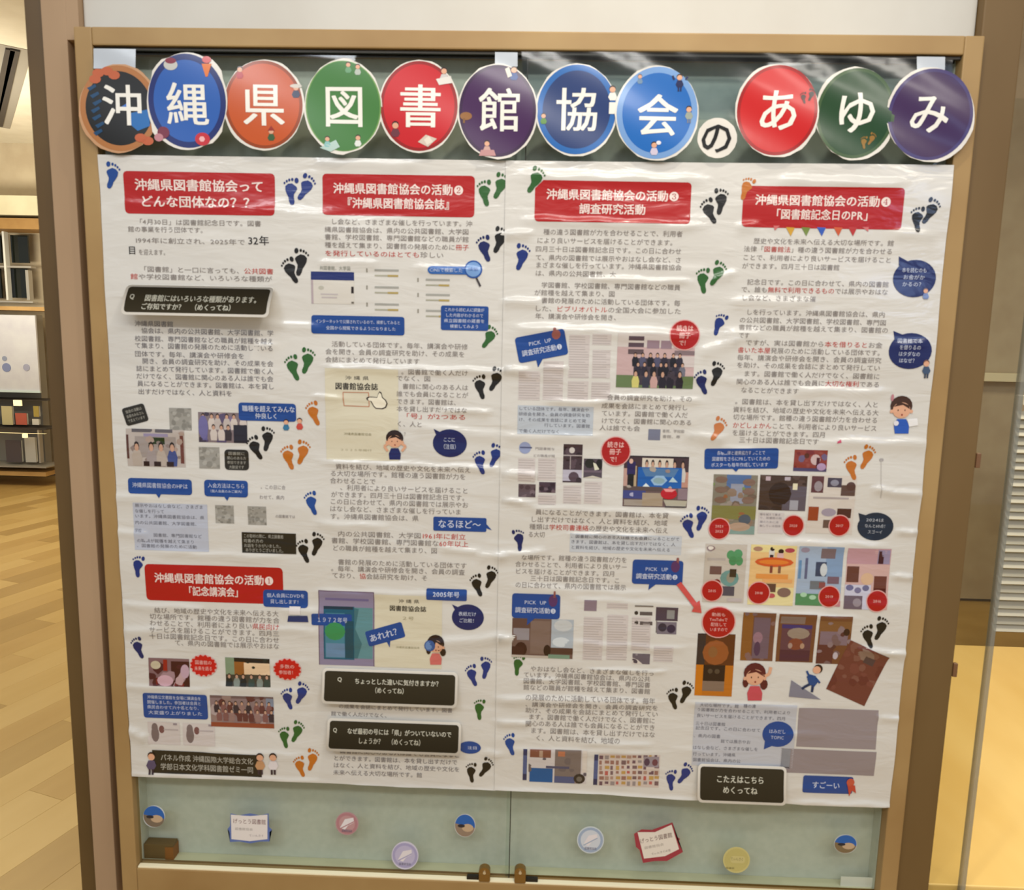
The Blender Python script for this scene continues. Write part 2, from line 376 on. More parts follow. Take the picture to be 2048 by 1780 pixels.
# ------------------------------------------------------------------ noticeboard
nb = empty('noticeboard', (0, 0, FZ0)); tag(nb, 'large oak-framed wall noticeboard with sliding glass doors and grey backing', 'noticeboard')
def part(mb, name, m_, parent=nb, **k):
    o = mb.build(name, m_, parent, **k)
    if parent is nb: o.location = (0, 0, -FZ0)
    return o
IX0, IX1 = -.872, .871; IZ1 = W(1024, 101)[1]; IZ0 = W(1024, 1763)[1]-.003
part(MB().box(FX0, IX0, -.004, .07, FZ0, FZ1, .003), 'frame_stile', M_WOOD)
part(MB().box(IX1, FX1, -.004, .07, FZ0, FZ1, .003), 'frame_stile', M_WOOD)
part(MB().box(IX0, IX1, -.004, .07, IZ1, FZ1, .003), 'frame_rail', M_WOOD)
part(MB().box(IX0, IX1, -.004, .07, FZ0, IZ0, .003), 'frame_rail', M_WOOD)
part(MB().box(IX0, IX1, .056, .069, IZ0, IZ1), 'backing_panel', M_BACK)
part(MB().box(IX0, IX1, .004, .010, IZ1-.006, IZ1).box(IX0, IX1, .026, .030, IZ1-.006, IZ1), 'glass_track', M_BLACKM)
part(MB().box(IX0, IX1, .0225, .024, IZ0, IZ0+.004), 'glass_track', M_BRASS)
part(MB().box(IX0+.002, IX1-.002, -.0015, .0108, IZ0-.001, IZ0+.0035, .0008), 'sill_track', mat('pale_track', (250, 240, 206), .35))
part(MB().box(IX0+.002, IX1-.002, .0245, .0555, IZ0-.001, IZ0+.0012), 'ledge_liner', mat('pale_liner', (206, 200, 168), .6))
for x_ in (IX0, IX1-.0012): part(MB().box(x_, x_+.0012, .0235, .0555, IZ0, IZ1), 'side_liner', M_BACK)
part(MB().box(IX0+.001, .012, .012, .016, IZ0+.001, IZ1-.001), 'sliding_glass', M_TGLASS)
part(MB().box(.004, IX1-.001, .018, .022, IZ0+.001, IZ1-.001), 'sliding_glass', M_TGLASS)
part(MB().box(.0125, .0145, .0115, .0175, IZ0+.001, IZ1-.001), 'glass_edge_strip', M_BLACKM)
for px, s in ((969, -1), (1040, 1)):
    x, z = W(px, 1762, .006); w = .0135
    k = part(MB().box(x-w, x+w, -.004, .0115, IZ0+.001, z+.028, .003).cyl(x, .004, z+.028, w, .015, 'Y'), 'lock_knob', M_BRASS, smooth=False)
    p = MB().box(min(x+s*w, x+s*.042), max(x+s*w, x+s*.042), .0, .011, IZ0+.001, IZ0+.011, .002).build('lock_plate', M_BLACKM, k)
    p = MB().cyl(x, -.005, z+.030, .0035, .004, 'Y').build('keyhole', mat('bright_steel', (235, 230, 215), .2, metal=.8), k)
# things inside the case
x0, z1 = W(266, 1686, .03); x1, z0 = W(349, 1740, .03)
o = MB().box(IX0+.0015, x1, .028, .054, IZ0+.0015, z1, .002).build('wooden_block', mottled('brown_block', (112, 86, 48), (98, 74, 40), rough=.5)); tag(o, 'dark brown wooden block in the bottom left corner behind the glass', 'block')
o2 = MB().box(x1-.02, x1+.0006, .0272, .0545, IZ0+.001, z1-.006).build('orange_end', mottled('orange_brown', (150, 92, 34), (136, 80, 28)), o)
a = W(1683, 1755, .03); b = W(1764, 1783, .03)
tag(MB().box(a[0], b[0], .032, .034, IZ0+.001, a[1]).build('paper_card', mat('white_card', (232, 226, 214), .7)), 'blank white card standing in the bottom right corner behind the glass', 'card')
# ------------------------------------------------------------------ title discs
WH = (240, 238, 230); SK = (222, 170, 140); HR = (48, 34, 30)
def person(I, cx, cy, h, shirt, hair=HR, L=3, legs=None, rot=0):
    I.ell(cx, cy-h*.30, h*.17, h*.17, hair, L, 10); I.ell(cx, cy-h*.25, h*.15, h*.145, SK, L+1, 10)
    g = [(-.13, -.10), (.13, -.10), (.22, .12), (.13, .28), (-.13, .28), (-.22, .12)]
    I.P([(cx+a*h, cy+b*h) for a, b in g], shirt, L)
    if legs:
        I.rect(cx-h*.11, cy+h*.28, cx-h*.02, cy+h*.5, legs, L); I.rect(cx+h*.02, cy+h*.28, cx+h*.11, cy+h*.5, legs, L)
class Split(Ink):
    """an Ink that builds one object per cluster of overlapping shapes"""
    def build(s, name, parent=None, matl=None, cut=True):
        n = len(s.f); bb = []
        for f in s.f:
            xs = [s.v[i][0] for i in f]; zs = [s.v[i][1] for i in f]; bb.append((min(xs), max(xs), min(zs), max(zs)))
        grp = list(range(n))
        def root(a):
            while grp[a] != a: a = grp[a]
            return a
        for a in range(n):
            for b in range(a):
                if bb[a][0] <= bb[b][1] and bb[b][0] <= bb[a][1] and bb[a][2] <= bb[b][3] and bb[b][2] <= bb[a][3]: grp[root(a)] = root(b)
        for r in sorted({root(a) for a in range(n)}):
            I = Ink(s.mp, s.base, s.Y)
            for a in range(n):
                if root(a) == r:
                    i = len(I.v); f = s.f[a]; I.v += [s.v[j] for j in f]; I.c += [s.c[j] for j in f]; I.l += [s.l[j] for j in f]; I.f.append(tuple(range(i, i+len(f))))
            I.build(name, parent, matl, cut)
def split_build(I, name, parent):
    I.__class__ = Split; I.build(name, parent)
DISCS = [
 # bbox, char, glyph centre, size, rim, fill, label
 ((158, 128, 318, 306), '沖', (245, 212), 84, (176, 118, 70), (22, 20, 28), 'black title disc with brown rim, lettered 沖, at the left end'),
 ((293, 105, 455, 300), '縄', (375, 210), 88, (24, 48, 110), (48, 96, 178), 'blue title disc with navy rim and ragged white edge, lettered 縄'),
 ((447, 118, 608, 301), '県', (528, 211), 88, (150, 70, 32), (196, 88, 40), 'burnt orange title disc lettered 県'),
 ((608, 119, 765, 307), '図', (688, 214), 86, (120, 160, 90), (70, 124, 62), 'mid green title disc lettered 図'),
 ((758, 119, 918, 306), '書', (841, 214), 88, (150, 40, 40), (198, 38, 44), 'red title disc lettered 書 beside the green one'),
 ((915, 127, 1075, 318), '館', (1000, 222), 88, (60, 36, 72), (70, 38, 84), 'purple title disc lettered 館, under the middle tape'),
 ((1071, 127, 1235, 313), '協', (1154, 221), 88, (40, 104, 178), (22, 58, 112), 'navy title disc with bright blue rim, lettered 協'),
 ((1230, 131, 1398, 322), '会', (1315, 232), 86, (120, 160, 214), (30, 106, 188), 'bright sky-blue title disc with pale rim, lettered 会'),
 ((1395, 236, 1474, 316), 'の', (1433, 276), 70, None, (238, 232, 222), 'small white title disc lettered の in black'),
 ((1471, 127, 1638, 315), 'あ', (1556, 222), 88, (160, 30, 30), (200, 34, 34), 'bright red title disc lettered あ with two dark footprints'),
 ((1630, 133, 1792, 321), 'ゆ', (1712, 226), 88, (66, 92, 56), (36, 70, 38), 'dark green title disc lettered ゆ with an orange footprint pair'),
 ((1773, 134, 1949, 325), 'み', (1858, 228), 84, (70, 58, 110), (62, 34, 80), 'shiny dark purple title disc lettered み, at the right end')]
FOOT = [(-.14, -.22), (-.02, -.29), (.14, -.27), (.25, -.18), (.27, -.04), (.20, .10), (.12, .22), (.09, .36), (.03, .47), (-.06, .5), (-.14, .46), (-.16, .36), (-.12, .22), (-.12, .10), (-.20, .0), (-.24, -.10), (-.21, -.17)]
TOES = [(-.20, -.40, .085, .105), (-.03, -.43, .05, .06), (.09, -.41, .045, .055), (.19, -.36, .042, .05), (.28, -.29, .038, .045)]
def foot(I, cx, cy, h, kind, rot, col, L=1):
    """kind A: big toe on the left; B: mirrored"""
    s = 1 if kind == 'A' else -1; g = I.frame(cx, cy, -rot); k = h*.92
    I.poly([g(s*(a*.80 if b > -.1 else a*.88)*k, b*k) for a, b in FOOT], col, L)
    for tx, ty, rx, ry in TOES:
        I.poly([g(s*tx*k*.90+rx*k*.92*math.cos(q*.785), ty*k+ry*k*math.sin(q*.785)) for q in range(8)], col, L)
def outline(px, Y): return [W(a, b, Y) for a, b in px]
for i, (bb, ch, gc_, gs, rim, fill, label) in enumerate(DISCS):
    Y = -.0165-.0012*(i % 2)-(.0008 if i == 11 else 0)
    x0, y0, x1, y1 = bb; cx, cy, rx, ry = (x0+x1)/2, (y0+y1)/2, (x1-x0)/2, (y1-y0)/2
    mp = map_flat(Y, .0012, 22+i*3, i*1.7)
    rr = random.Random(i)
    pts = []
    for k in range(40):
        a = k/40*2*math.pi; e = 1+.012*rr.uniform(-1, 1)
        if i == 1: e = 1.0+(.06 if k in (24, 25, 26, 34, 35, 36, 15, 16, 5, 6, 4) else 0)
        if i == 3 and k in (10, 11, 12, 31, 30): e = 1.03
        pts.append((cx+rx*e*math.cos(a), cy+ry*e*math.sin(a)))
    d = slab('title_disc', outline(pts, Y), mp, .0012, (226, 222, 214) if i not in (0,) else (196, 150, 110), None, M_DISC, gz=.012, gx=.03)
    tag(d, label, 'sign', 'round title discs along the top')
    I = Ink(mp, .0003, Y)
    if rim:
        I.ell(cx, cy, rx*.965, ry*.965, rim, 0, 48); I.ell(cx, cy, rx*.965*(.92 if i in (2, 4, 5, 9, 10, 11) else .86), ry*.965*(.93 if i in (2, 4, 5, 9, 10, 11) else .87), fill, 1, 48)
        if i in (3,): I.ell(cx, cy, rx*.93, ry*.95, fill, 2, 48)
    I.build('disc_print', d, M_DISC)
    J = Ink(mp, .0006, Y)
    J.text(gc_[0], gc_[1], gs, gs*1.04, ch, (30, 24, 26) if ch == 'の' else WH, .012, 3); J.build('lettering', d, M_DISC)
    K = Split(mp, .0006, Y)
    if i == 0:
        for q in range(7): x_ = 178+rr.uniform(-4, 4)+q*2; y_ = 176+q*15; K.P([(x_, y_), (x_+16, y_-8), (x_+19, y_-3), (x_+6, y_+6)], (24, 74, 112), 2)
        K.P([(262, 226), (298, 218), (300, 252), (276, 262), (262, 250)], (44, 110, 180), 2); K.P([(240, 215), (256, 222), (262, 214), (256, 205)], (70, 120, 200), 2)
        for ex, ey in ((196, 146), (214, 142), (228, 150), (282, 276), (296, 282), (190, 158)): K.ell(ex, ey, 12, 9, (190, 98, 62), 3, 10)
    elif i == 1:
        K.ell(342, 130, 14, 11, (196, 196, 190), 3); K.ell(342, 122, 11, 6, (130, 40, 60), 4); K.ell(414, 120, 9, 7, (206, 92, 92), 4); K.P([(404, 128), (424, 128), (416, 154), (412, 154)], (222, 120, 50), 3)
        K.ell(327, 265, 12, 12, (120, 50, 70), 3); K.ell(318, 275, 9, 8, (190, 130, 140), 4); K.ell(405, 278, 15, 13, (196, 50, 60), 3); K.ell(404, 278, 6, 6, (236, 180, 180), 4, 6)
    elif i == 2:
        person(K, 480, 148, 34, (176, 40, 44)); person(K, 592, 185, 38, (50, 56, 84)); K.ell(592, 172, 12, 4, (206, 200, 190), 5); person(K, 543, 272, 34, (62, 96, 62)); K.P([(536, 262), (543, 252), (550, 262)], (150, 50, 40), 5)
    elif i == 3:
        person(K, 697, 138, 30, (110, 160, 120)); person(K, 716, 142, 30, (180, 190, 180)); person(K, 655, 286, 30, (140, 190, 190)); person(K, 716, 284, 32, (220, 224, 220)); K.P([(640, 296), (672, 280), (680, 294), (662, 304)], (180, 206, 200), 3)
    elif i == 4:
        person(K, 888, 152, 38, (206, 202, 200)); K.P([(872, 158), (902, 152), (904, 166), (878, 170)], (226, 222, 216), 6); person(K, 791, 262, 42, (110, 60, 70)); K.P([(836, 284), (852, 270), (874, 278), (856, 294)], (214, 200, 186), 3); K.P([(848, 280), (858, 272), (866, 284), (854, 290)], (232, 224, 210), 4)
    elif i == 5:
        person(K, 1028, 150, 38, (30, 72, 140), rot=20); K.P([(1010, 138), (1018, 134), (1024, 152), (1016, 156)], (220, 214, 200), 4); K.ell(932, 232, 12, 8, (150, 104, 60), 3); K.rect(926, 236, 930, 246, (130, 90, 50), 4); person(K, 974, 296, 34, (200, 160, 150)); K.P([(962, 300), (988, 300), (992, 312), (958, 312)], (190, 140, 140), 5)
    elif i == 6:
        person(K, 1225, 190, 40, WH); K.rect(1218, 205, 1232, 228, WH, 4); person(K, 1087, 240, 30, (90, 140, 60))
    elif i == 7:
        person(K, 1280, 160, 26, (110, 140, 170), hair=(90, 90, 100)); person(K, 1359, 165, 36, (20, 40, 84), legs=(20, 40, 84)); K.line([(1348, 160), (1345, 152)], 4, (20, 40, 84), 4); K.line([(1371, 160), (1375, 154)], 4, (20, 40, 84), 4); person(K, 1378, 228, 36, (150, 160, 150), legs=(110, 120, 140)); person(K, 1308, 300, 36, (210, 200, 220)); K.ell(1317, 286, 5, 4, (230, 230, 240), 4)
    elif i == 9:
        foot(K, 1607, 196, 26, 'B', -8, (70, 18, 16), 3); foot(K, 1622, 190, 28, 'A', 12, (50, 16, 16), 3)
    elif i == 10:
        foot(K, 1728, 285, 28, 'B', 0, (146, 110, 40), 3); foot(K, 1743, 278, 28, 'A', 20, (150, 110, 44), 3)
    K.build('illustration', d, M_DISC)
# clear film strip that carries the discs and its tapes
Y = -.0135
slab('clear_film_strip', outline([(1043, 103), (1480, 104), (1905, 120), (1902, 240), (1480, 240), (1048, 236)], Y), map_flat(Y, .0006, 75, .6), .0003, (255, 255, 255), None, M_FILM, gz=.01, gx=.03)
tag(COL.objects['clear_film_strip'], 'creased clear plastic film strip behind the right-hand title discs', 'film')
for (x0, y0, x1, y1), lb in (((187, 97, 271, 137), 'pale grey-blue tape square in the top left corner of the glass'), ((990, 104, 1035, 133), 'small pale tape above the purple 館 disc at the centre'), ((1834, 113, 1890, 152), 'shiny pale tape square above the purple み disc at the right end')):
    Y = -.0150; o = slab('tape_piece', outline([(x0, y0), (x1, y0+1), (x1, y1), (x0, y1)], Y), map_flat(Y, .0004, 90), .0006, (186, 194, 204), None, M_DISC, gz=.01, gx=.02)
    tag(o, lb, 'tape', 'tape pieces holding the title strip')
# ------------------------------------------------------------------ posters
PAPER = (214, 212, 207)
def sheet(px, name, dy=0.):
    def mp(P, off):
        Q, N = map_poster(P, off); Q[:, 1] += dy; return Q, N
    return slab(name, outline(px, POSTER_Y), mp, .0005, PAPER, None, M_INK)
PL = sheet([(197, 310), (600, 315), (1016, 322), (1004, 900), (992, 1579), (800, 1572), (640, 1563), (420, 1556), (265, 1551), (232, 960)], 'poster_sheet')
tag(PL, 'left half of the white wrinkled information poster with two banners headed 1 and 2', 'poster', 'poster halves on the glass')
PR = sheet([(1012, 322), (1906, 331), (1890, 480), (1842, 970), (1777, 1612), (1590, 1606), (1385, 1597), (1200, 1585), (989, 1577), (1001, 900)], 'poster_sheet', -.0024)
tag(PR, 'right half of the white wrinkled information poster with banners headed 3 and 4', 'poster', 'poster halves on the glass')
def mp_r(P, off):
    Q, N = map_poster(P, off); Q[:, 1] -= .0024; return Q, N
def mp_l(P, off): return map_poster(P, off)
def ink(px, base=.0004):
    return Ink(mp_r if px > 1005 else mp_l, base, POSTER_Y)
def par(px): return PR if px > 1005 else PL
RED = (176, 18, 20); BLU = (36, 74, 146); NAV = (24, 44, 96); BLK = (44, 42, 36); GRN = (52, 98, 50); ORG = (190, 112, 44); DBL = (38, 56, 124); FBK = (36, 28, 26)
GRY = (134, 126, 122); LETW = (238, 220, 214)
def banner(bb, lines, cut=0):
    x0, y0, x1, y1 = bb; I = ink(x0); I.rrect(x0, y0, x1, y1, RED, 0, 8, cut=cut); b = I.build('banner', par(x0)); b['label'] = 'red rounded heading banner'
    J = ink(x0, .0006)
    for s_, cx, cy, w, h in lines: J.text(cx, cy, w, h, s_, LETW, .02, 2)
    J.build('lettering', b)
ASC = '沖縄県図書館協会'
banner((249, 345, 550, 430), [(ASC+'って', 399, 372, 258, 25), ('どんな団体なの？？', 397, 405, 232, 25)])
banner((645, 350, 949, 433), [(ASC+'の活動❷', 797, 379, 262, 23), ('『'+ASC+'誌』', 797, 408, 226, 23)])
banner((1069, 364, 1380, 447), [(ASC+'の活動❸', 1225, 392, 266, 23), ('調査研究活動', 1224, 420, 133, 22)], 18)
banner((1483, 375, 1803, 458), [(ASC+'の活動❹', 1644, 403, 272, 23), ('「図書館記念日のPR」', 1642, 431, 206, 22)], 18)
banner((292, 1131, 566, 1204), [(ASC+'の活動❶', 429, 1158, 238, 21), ('「記念講演会」', 428, 1183, 118, 20)])
I = ink(1500, .0006)
for cx, c in ((1579, (206, 160, 60)), (1610, (120, 140, 70)), (1641, (60, 96, 190)), (1674, (206, 96, 60)), (1703, (186, 60, 60))):
    I.P([(cx-9, 455), (cx+9, 456), (cx+1, 473)], c, 3)
I.P([(1545, 452), (1558, 452), (1548, 462)], (206, 110, 110), 3); I.P([(1722, 455), (1735, 455), (1734, 464)], (206, 110, 110), 3)
I.build('bunting_print', PR)
# footprints
FP = [(583, 383, 58, 'B', 2, DBL), (611, 376, 58, 'A', 24, DBL), (583, 542, 56, 'B', -20, FBK), (602, 525, 58, 'A', 6, FBK), (588, 736, 55, 'B', -14, GRN), (615, 722, 55, 'A', 10, GRN), (629, 827, 52, 'B', -14, ORG),
 (512, 896, 52, 'B', -20, FBK), (535, 878, 52, 'A', 5, FBK), (578, 915, 52, 'B', -10, ORG), (605, 905, 52, 'A', 12, ORG), (625, 1006, 50, 'B', -12, BLU), (609, 1102, 50, 'B', -12, FBK), (634, 1088, 50, 'A', 12, FBK),
 (577, 1397, 46, 'B', -8, DBL), (603, 1386, 48, 'A', 18, DBL), (570, 1474, 44, 'B', -4, GRN), (594, 1463, 46, 'A', 18, GRN), (602, 1531, 44, 'B', -12, ORG), (625, 1518, 46, 'A', 10, ORG),
 (225, 352, 56, 'A', 12, BLU), (278, 1132, 46, 'B', 10, DBL), (278, 1295, 46, 'B', -14, NAV), (970, 387, 56, 'B', -5, GRN), (1000, 373, 56, 'A', 16, GRN), (970, 498, 56, 'B', -12, NAV), (999, 481, 56, 'A', 14, FBK),
 (978, 675, 50, 'A', 24, GRN), (961, 774, 52, 'B', -8, FBK), (991, 759, 52, 'A', 18, FBK), (961, 925, 50, 'B', -10, DBL), (990, 911, 50, 'A', 14, DBL), (955, 1170, 48, 'B', -14, FBK), (981, 1154, 48, 'A', 14, FBK),
 (945, 1350, 46, 'B', -14, DBL), (971, 1335, 46, 'A', 2, DBL), (959, 1418, 44, 'B', 4, GRN), (943, 1544, 42, 'B', 0, FBK), (971, 1534, 44, 'A', 26, FBK),
 (1070, 362, 58, 'A', 22, GRN), (1043, 515, 56, 'A', 10, DBL), (1038, 1079, 46, 'A', -12, NAV), (1036, 1329, 44, 'B', 12, GRN), (1021, 1486, 46, 'B', -10, BLU), (1418, 424, 56, 'B', -22, FBK), (1440, 404, 56, 'A', 0, FBK),
 (1405, 562, 54, 'B', -2, GRN), (1433, 548, 54, 'A', 20, GRN), (1437, 649, 48, 'B', 22, DBL), (1403, 765, 52, 'B', -15, NAV), (1431, 748, 52, 'A', 10, FBK), (1434, 858, 52, 'A', 22, (196, 122, 74)), (1376, 1051, 52, 'B', -16, DBL), (1401, 1036, 52, 'A', 6, DBL),
 (1346, 1396, 46, 'B', -10, FBK), (1370, 1383, 48, 'A', 14, FBK), (1341, 1557, 44, 'B', 0, DBL), (1368, 1545, 46, 'A', 26, DBL), (1491, 378, 50, 'B', 22, ORG), (1832, 440, 54, 'B', -2, FBK), (1857, 424, 56, 'A', 20, FBK),
 (1701, 935, 52, 'B', -12, ORG), (1731, 914, 52, 'A', 15, ORG), (1734, 1271, 50, 'B', -15, FBK), (1758, 1255, 50, 'A', 12, FBK)]
for cx, cy, h, k, r, c in FP:
    I = ink(cx, .0006); foot(I, cx, cy, h*1.04, k, r, c, 2); I.build('footprint', par(cx))
# body text
CORP = ('沖縄県図書館協会は、県内の公共図書館、大学図書館、学校図書館、専門図書館などの職員が館種を越えて集まり、図書館の発展のために活動している団体です。'
        '毎年、講演会や研修会を開き、会員の調査研究を助け、その成果を会誌にまとめて発行しています。図書館で働く人だけでなく、図書館に関心のある人は誰でも会員になることができます。'
        '図書館は、本を貸し出すだけではなく、人と資料を結び、地域の歴史や文化を未来へ伝える大切な場所です。館種の違う図書館が力を合わせることで、利用者により良いサービスを届けることができます。'
        '四月三十日は図書館記念日です。この日に合わせて、県内の図書館では展示やおはなし会など、さまざまな催しを行っています。')
cp = [0]
def take(n):
    s = ''.join(CORP[(cp[0]+i) % len(CORP)] for i in range(n)); cp[0] += n; return s
def para(lines, pitch=13.4, h=12.5, col=GRY, bold=.0, name='body_text', parent=None, base=.0006):
    """lines: (x0, x1, y[, text])"""
    I = ink(lines[0][0], base)
    for l in lines:
        x0, x1, y = l[:3]; n = max(1, round((x1-x0)/pitch)); t = l[3] if len(l) > 3 else take(n)
        # '>' text first, then filler
        if t.endswith('>'): t = t[:-1]; t += take(max(0, n-len(t.replace('~', ''))))
        if t.startswith('<'):
            t = t[1:]; t = take(max(0, n-len(t.replace('~', ''))))+t
        I.text((x0+x1)/2, y, x1-x0, h, t, col, bold, 2)
    return I.build(name, parent or par(lines[0][0]))
B_ = 0
para([(272, 524, 446, '「4月30日」は図書館記念日です。図書'), (257, 415, 460, '館の事業を行う団体です。'), (270, 492, 483, '1994年に創立され、2025年で')], bold=B_)
para([(497, 540, 482, '32年')], h=20, col=(40, 38, 38), bold=.01); para([(257, 274, 501, '目')], h=18, col=(40, 38, 38), bold=.01)
para([(278, 338, 505, 'を迎えます。'), (280, 548, 541, '「図書館」と一口に言っても、~公共図書~'), (262, 545, 556, '~館~や学校図書館など、いろいろな種類が')], bold=B_)
para([(270, 348, 648), (283, 548, 664), (270, 548, 680), (270, 548, 694), (270, 490, 710), (285, 548, 725), (273, 548, 740), (273, 548, 755), (275, 550, 770), (277, 466, 785)], bold=B_, col=(118, 114, 118))
para([(310, 558, 1223), (300, 560, 1236), (300, 560, 1249, '<~県民向け~'), (300, 560, 1262), (300, 560, 1275), (350, 560, 1288)], bold=B_)
para([(662, 945, 446), (650, 938, 462), (650, 938, 477), (650, 938, 493, '<~冊子~'), (650, 888, 509, '~を発行しているのはとても~珍しい')], bold=B_)
para([(663, 936, 691), (651, 930, 706), (651, 840, 721)], bold=B_)
para([(803, 937, 745), (793, 862, 757), (805, 937, 774), (793, 937, 789), (793, 920, 804), (793, 935, 819), (803, 933, 833, '~「号」が2つある~'), (793, 846, 848)], bold=B_, pitch=12.8, h=12)
para([(671, 942, 936), (660, 932, 950), (660, 752, 962)], bold=B_); para([(680, 937, 978), (662, 937, 992), (660, 937, 1006), (660, 923, 1020), (661, 838, 1034)], bold=B_)
para([(676, 932, 1070, '<~1961年に創立~'), (663, 937, 1084, '<~60年以上~'), (665, 875, 1098)], bold=B_); para([(676, 934, 1127), (662, 930, 1140), (664, 856, 1153, 'ており、~協~会誌>')], bold=B_)
para([(677, 905, 1416), (662, 780, 1429)], bold=B_, pitch=11, h=10, col=(130, 124, 126)); para([(680, 920, 1505), (667, 915, 1519), (667, 920, 1533), (667, 845, 1546)], bold=B_, pitch=12, h=11, col=(124, 118, 120))
para([(1086, 1364, 467), (1073, 1352, 484), (1070, 1362, 501), (1070, 1362, 518), (1070, 1362, 533), (1070, 1232, 548)], bold=B_)
para([(1082, 1360, 573), (1068, 1230, 587), (1082, 1360, 604), (1068, 1362, 620, 'した、~ビブリオバトル~の全国大会に参加した'), (1070, 1240, 634)], bold=B_)
para([(1213, 1383, 796), (1202, 1375, 813), (1202, 1375, 828), (1202, 1383, 843), (1198, 1280, 856)], bold=B_, pitch=13, h=12)
para([(1070, 1336, 1026), (1060, 1334, 1041), (1058, 1336, 1056, '種類は~学校司書連絡~>'), (1056, 1090, 1068)], bold=B_)
para([(1042, 1254, 1116), (1030, 1254, 1130), (1030, 1230, 1144), (1060, 1240, 1158), (1030, 1252, 1171)], bold=B_, pitch=12.6, h=12)
para([(1060, 1308, 1340), (1046, 1300, 1352), (1046, 1300, 1364), (1046, 1300, 1377)], bold=B_, pitch=13, h=12)
para([(1050, 1310, 1396), (1050, 1316, 1410), (1050, 1316, 1423), (1056, 1310, 1436), (1050, 1310, 1449), (1060, 1310, 1463), (1070, 1240, 1476)], bold=B_, pitch=13, h=12)
para([(1505, 1786, 485), (1485, 1784, 501, '法律「~図書館法~」>'), (1483, 1782, 518), (1482, 1678, 534)], bold=B_)
para([(1492, 1776, 567), (1480, 1774, 582, 'で、誰も~無料で利用できるもの~>'), (1480, 1630, 597)], bold=B_)
para([(1490, 1768, 627), (1477, 1770, 643), (1475, 1774, 658), (1475, 1497, 671, 'です')], bold=B_)
para([(1488, 1762, 688, 'ですが、実は図書館から~本を借りると~お金'), (1473, 1765, 703, '~書いた本屋~>'), (1472, 1760, 718), (1471, 1758, 733), (1485, 1758, 750), (1470, 1758, 766, '<~大切な権利~である'), (1480, 1596, 781)], bold=B_)
para([(1468, 1756, 806), (1464, 1756, 822), (1464, 1754, 837), (1463, 1752, 853, '~かどしょかん~>'), (1462, 1650, 867), (1476, 1636, 881)], bold=B_)
para([(522, 572, 974), (520, 570, 994)], pitch=9, h=9, col=(140, 134, 136)); para([(552, 592, 1032)], pitch=7, h=7, col=(140, 134, 136))
# pale text panels
def panel(bb, col, rows, name='text_panel', tc=(104, 104, 114), pitch=9, h=8, px=None):
    x0, y0, x1, y1 = bb; I = ink(x0, .0005); I.rect(x0, y0, x1, y1, col, 0); p = I.build(name, par(x0))
    if rows: 
        J = ink(x0, .0007)
        for a, b, y in rows:
            n = max(1, round((b-a)/pitch)); J.text((a+b)/2, y, b-a, h, take(n), tc, 0, 1)
        J.build('lettering', p)
    return p
panel((269, 1007, 417, 1101), (186, 192, 208), [(271, 408, 1012), (271, 330, 1022), (271, 410, 1033), (271, 400, 1046), (271, 285, 1060), (308, 405, 1071), (275, 390, 1082), (275, 395, 1092)])
panel((1035, 812, 1186, 869), (186, 194, 204), [(1037, 1178, 818), (1037, 1180, 829), (1037, 1172, 840), (1088, 1180, 851), (1037, 1120, 862)])
panel((1139, 1068, 1362, 1106), (196, 202, 210), [(1141, 1358, 1074), (1141, 1350, 1085), (1141, 1340, 1096)])
panel((1385, 1405, 1588, 1532), (190, 193, 202), [(1398, 1476, 1408), (1485, 1510, 1409), (1392, 1580, 1420), (1392, 1570, 1432), (1390, 1450, 1446), (1390, 1520, 1456), (1386, 1440, 1470), (1440, 1500, 1481), (1384, 1515, 1494), (1384, 1470, 1506), (1384, 1480, 1518)])
panel((1593, 1416, 1752, 1493), (150, 140, 144), []); panel((1558, 1497, 1748, 1546), (148, 138, 142), [])
for bb in ((1037, 742, 1080, 800), (1086, 722, 1126, 800), (1137, 670, 1178, 756), (1135, 762, 1176, 800), (1184, 668, 1222, 690), (1184, 700, 1220, 756), (1182, 764, 1220, 798),
           (1036, 916, 1070, 962), (1076, 916, 1112, 960), (1076, 988, 1112, 1008), (1126, 970, 1162, 1006), (1168, 962, 1203, 1006), (1166, 1232, 1205, 1318), (1213, 1228, 1254, 1318), (1262, 1232, 1300, 1298), (1306, 1290, 1345, 1322), (1213, 1204, 1255, 1216)):
    I = ink(bb[0]); I.rect(*bb, (206, 198, 196), 0)
    for y in range(int(bb[1])+3, int(bb[3])-1, 5): I.rect(bb[0]+1, y, bb[2]-random.choice((1, 3, 8)), y+1.6, (184, 176, 174), 1)
    I.build('newsletter_column', par(bb[0]))
# speech boxes
def bubble(bb, lines, tail=None, r=6, rot=0, col=BLU, oval=False, name='speech_bubble', tc=(206, 214, 232), bold=.01, extra=None, n=28):
    x0, y0, x1, y1 = bb; cx, cy = (x0+x1)/2, (y0+y1)/2; I = ink(cx, .0006)
    if oval: I.ell(cx, cy, (x1-x0)/2, (y1-y0)/2, col, 3, n)
    else: I.rrect(x0, y0, x1, y1, col, 3, r, rot)
    if tail: I.P(tail, col, 3)
    b = I.build(name, par(cx)); J = ink(cx, .0008)
    for s_, tx, ty, w, h in lines: J.text(tx, ty, w, h, s_, tc, bold, 4, rot)
    if extra: extra(J)
    J.build('lettering', b); return b
bubble((478, 806, 593, 842), [('職種を超えてみんな', 538, 818, 106, 13), ('仲良しく', 534, 832, 46, 12)])
bubble((257, 957, 385, 988), [('沖縄県図書館協会のHPは', 321, 971, 112, 11)], [(312, 986), (324, 986), (319, 996)])
bubble((410, 960, 497, 993), [('入会方法はこちら', 454, 971, 74, 10), ('（個人会員のみご案内）', 454, 982, 72, 6)], [(449, 991), (461, 991), (456, 1001)])
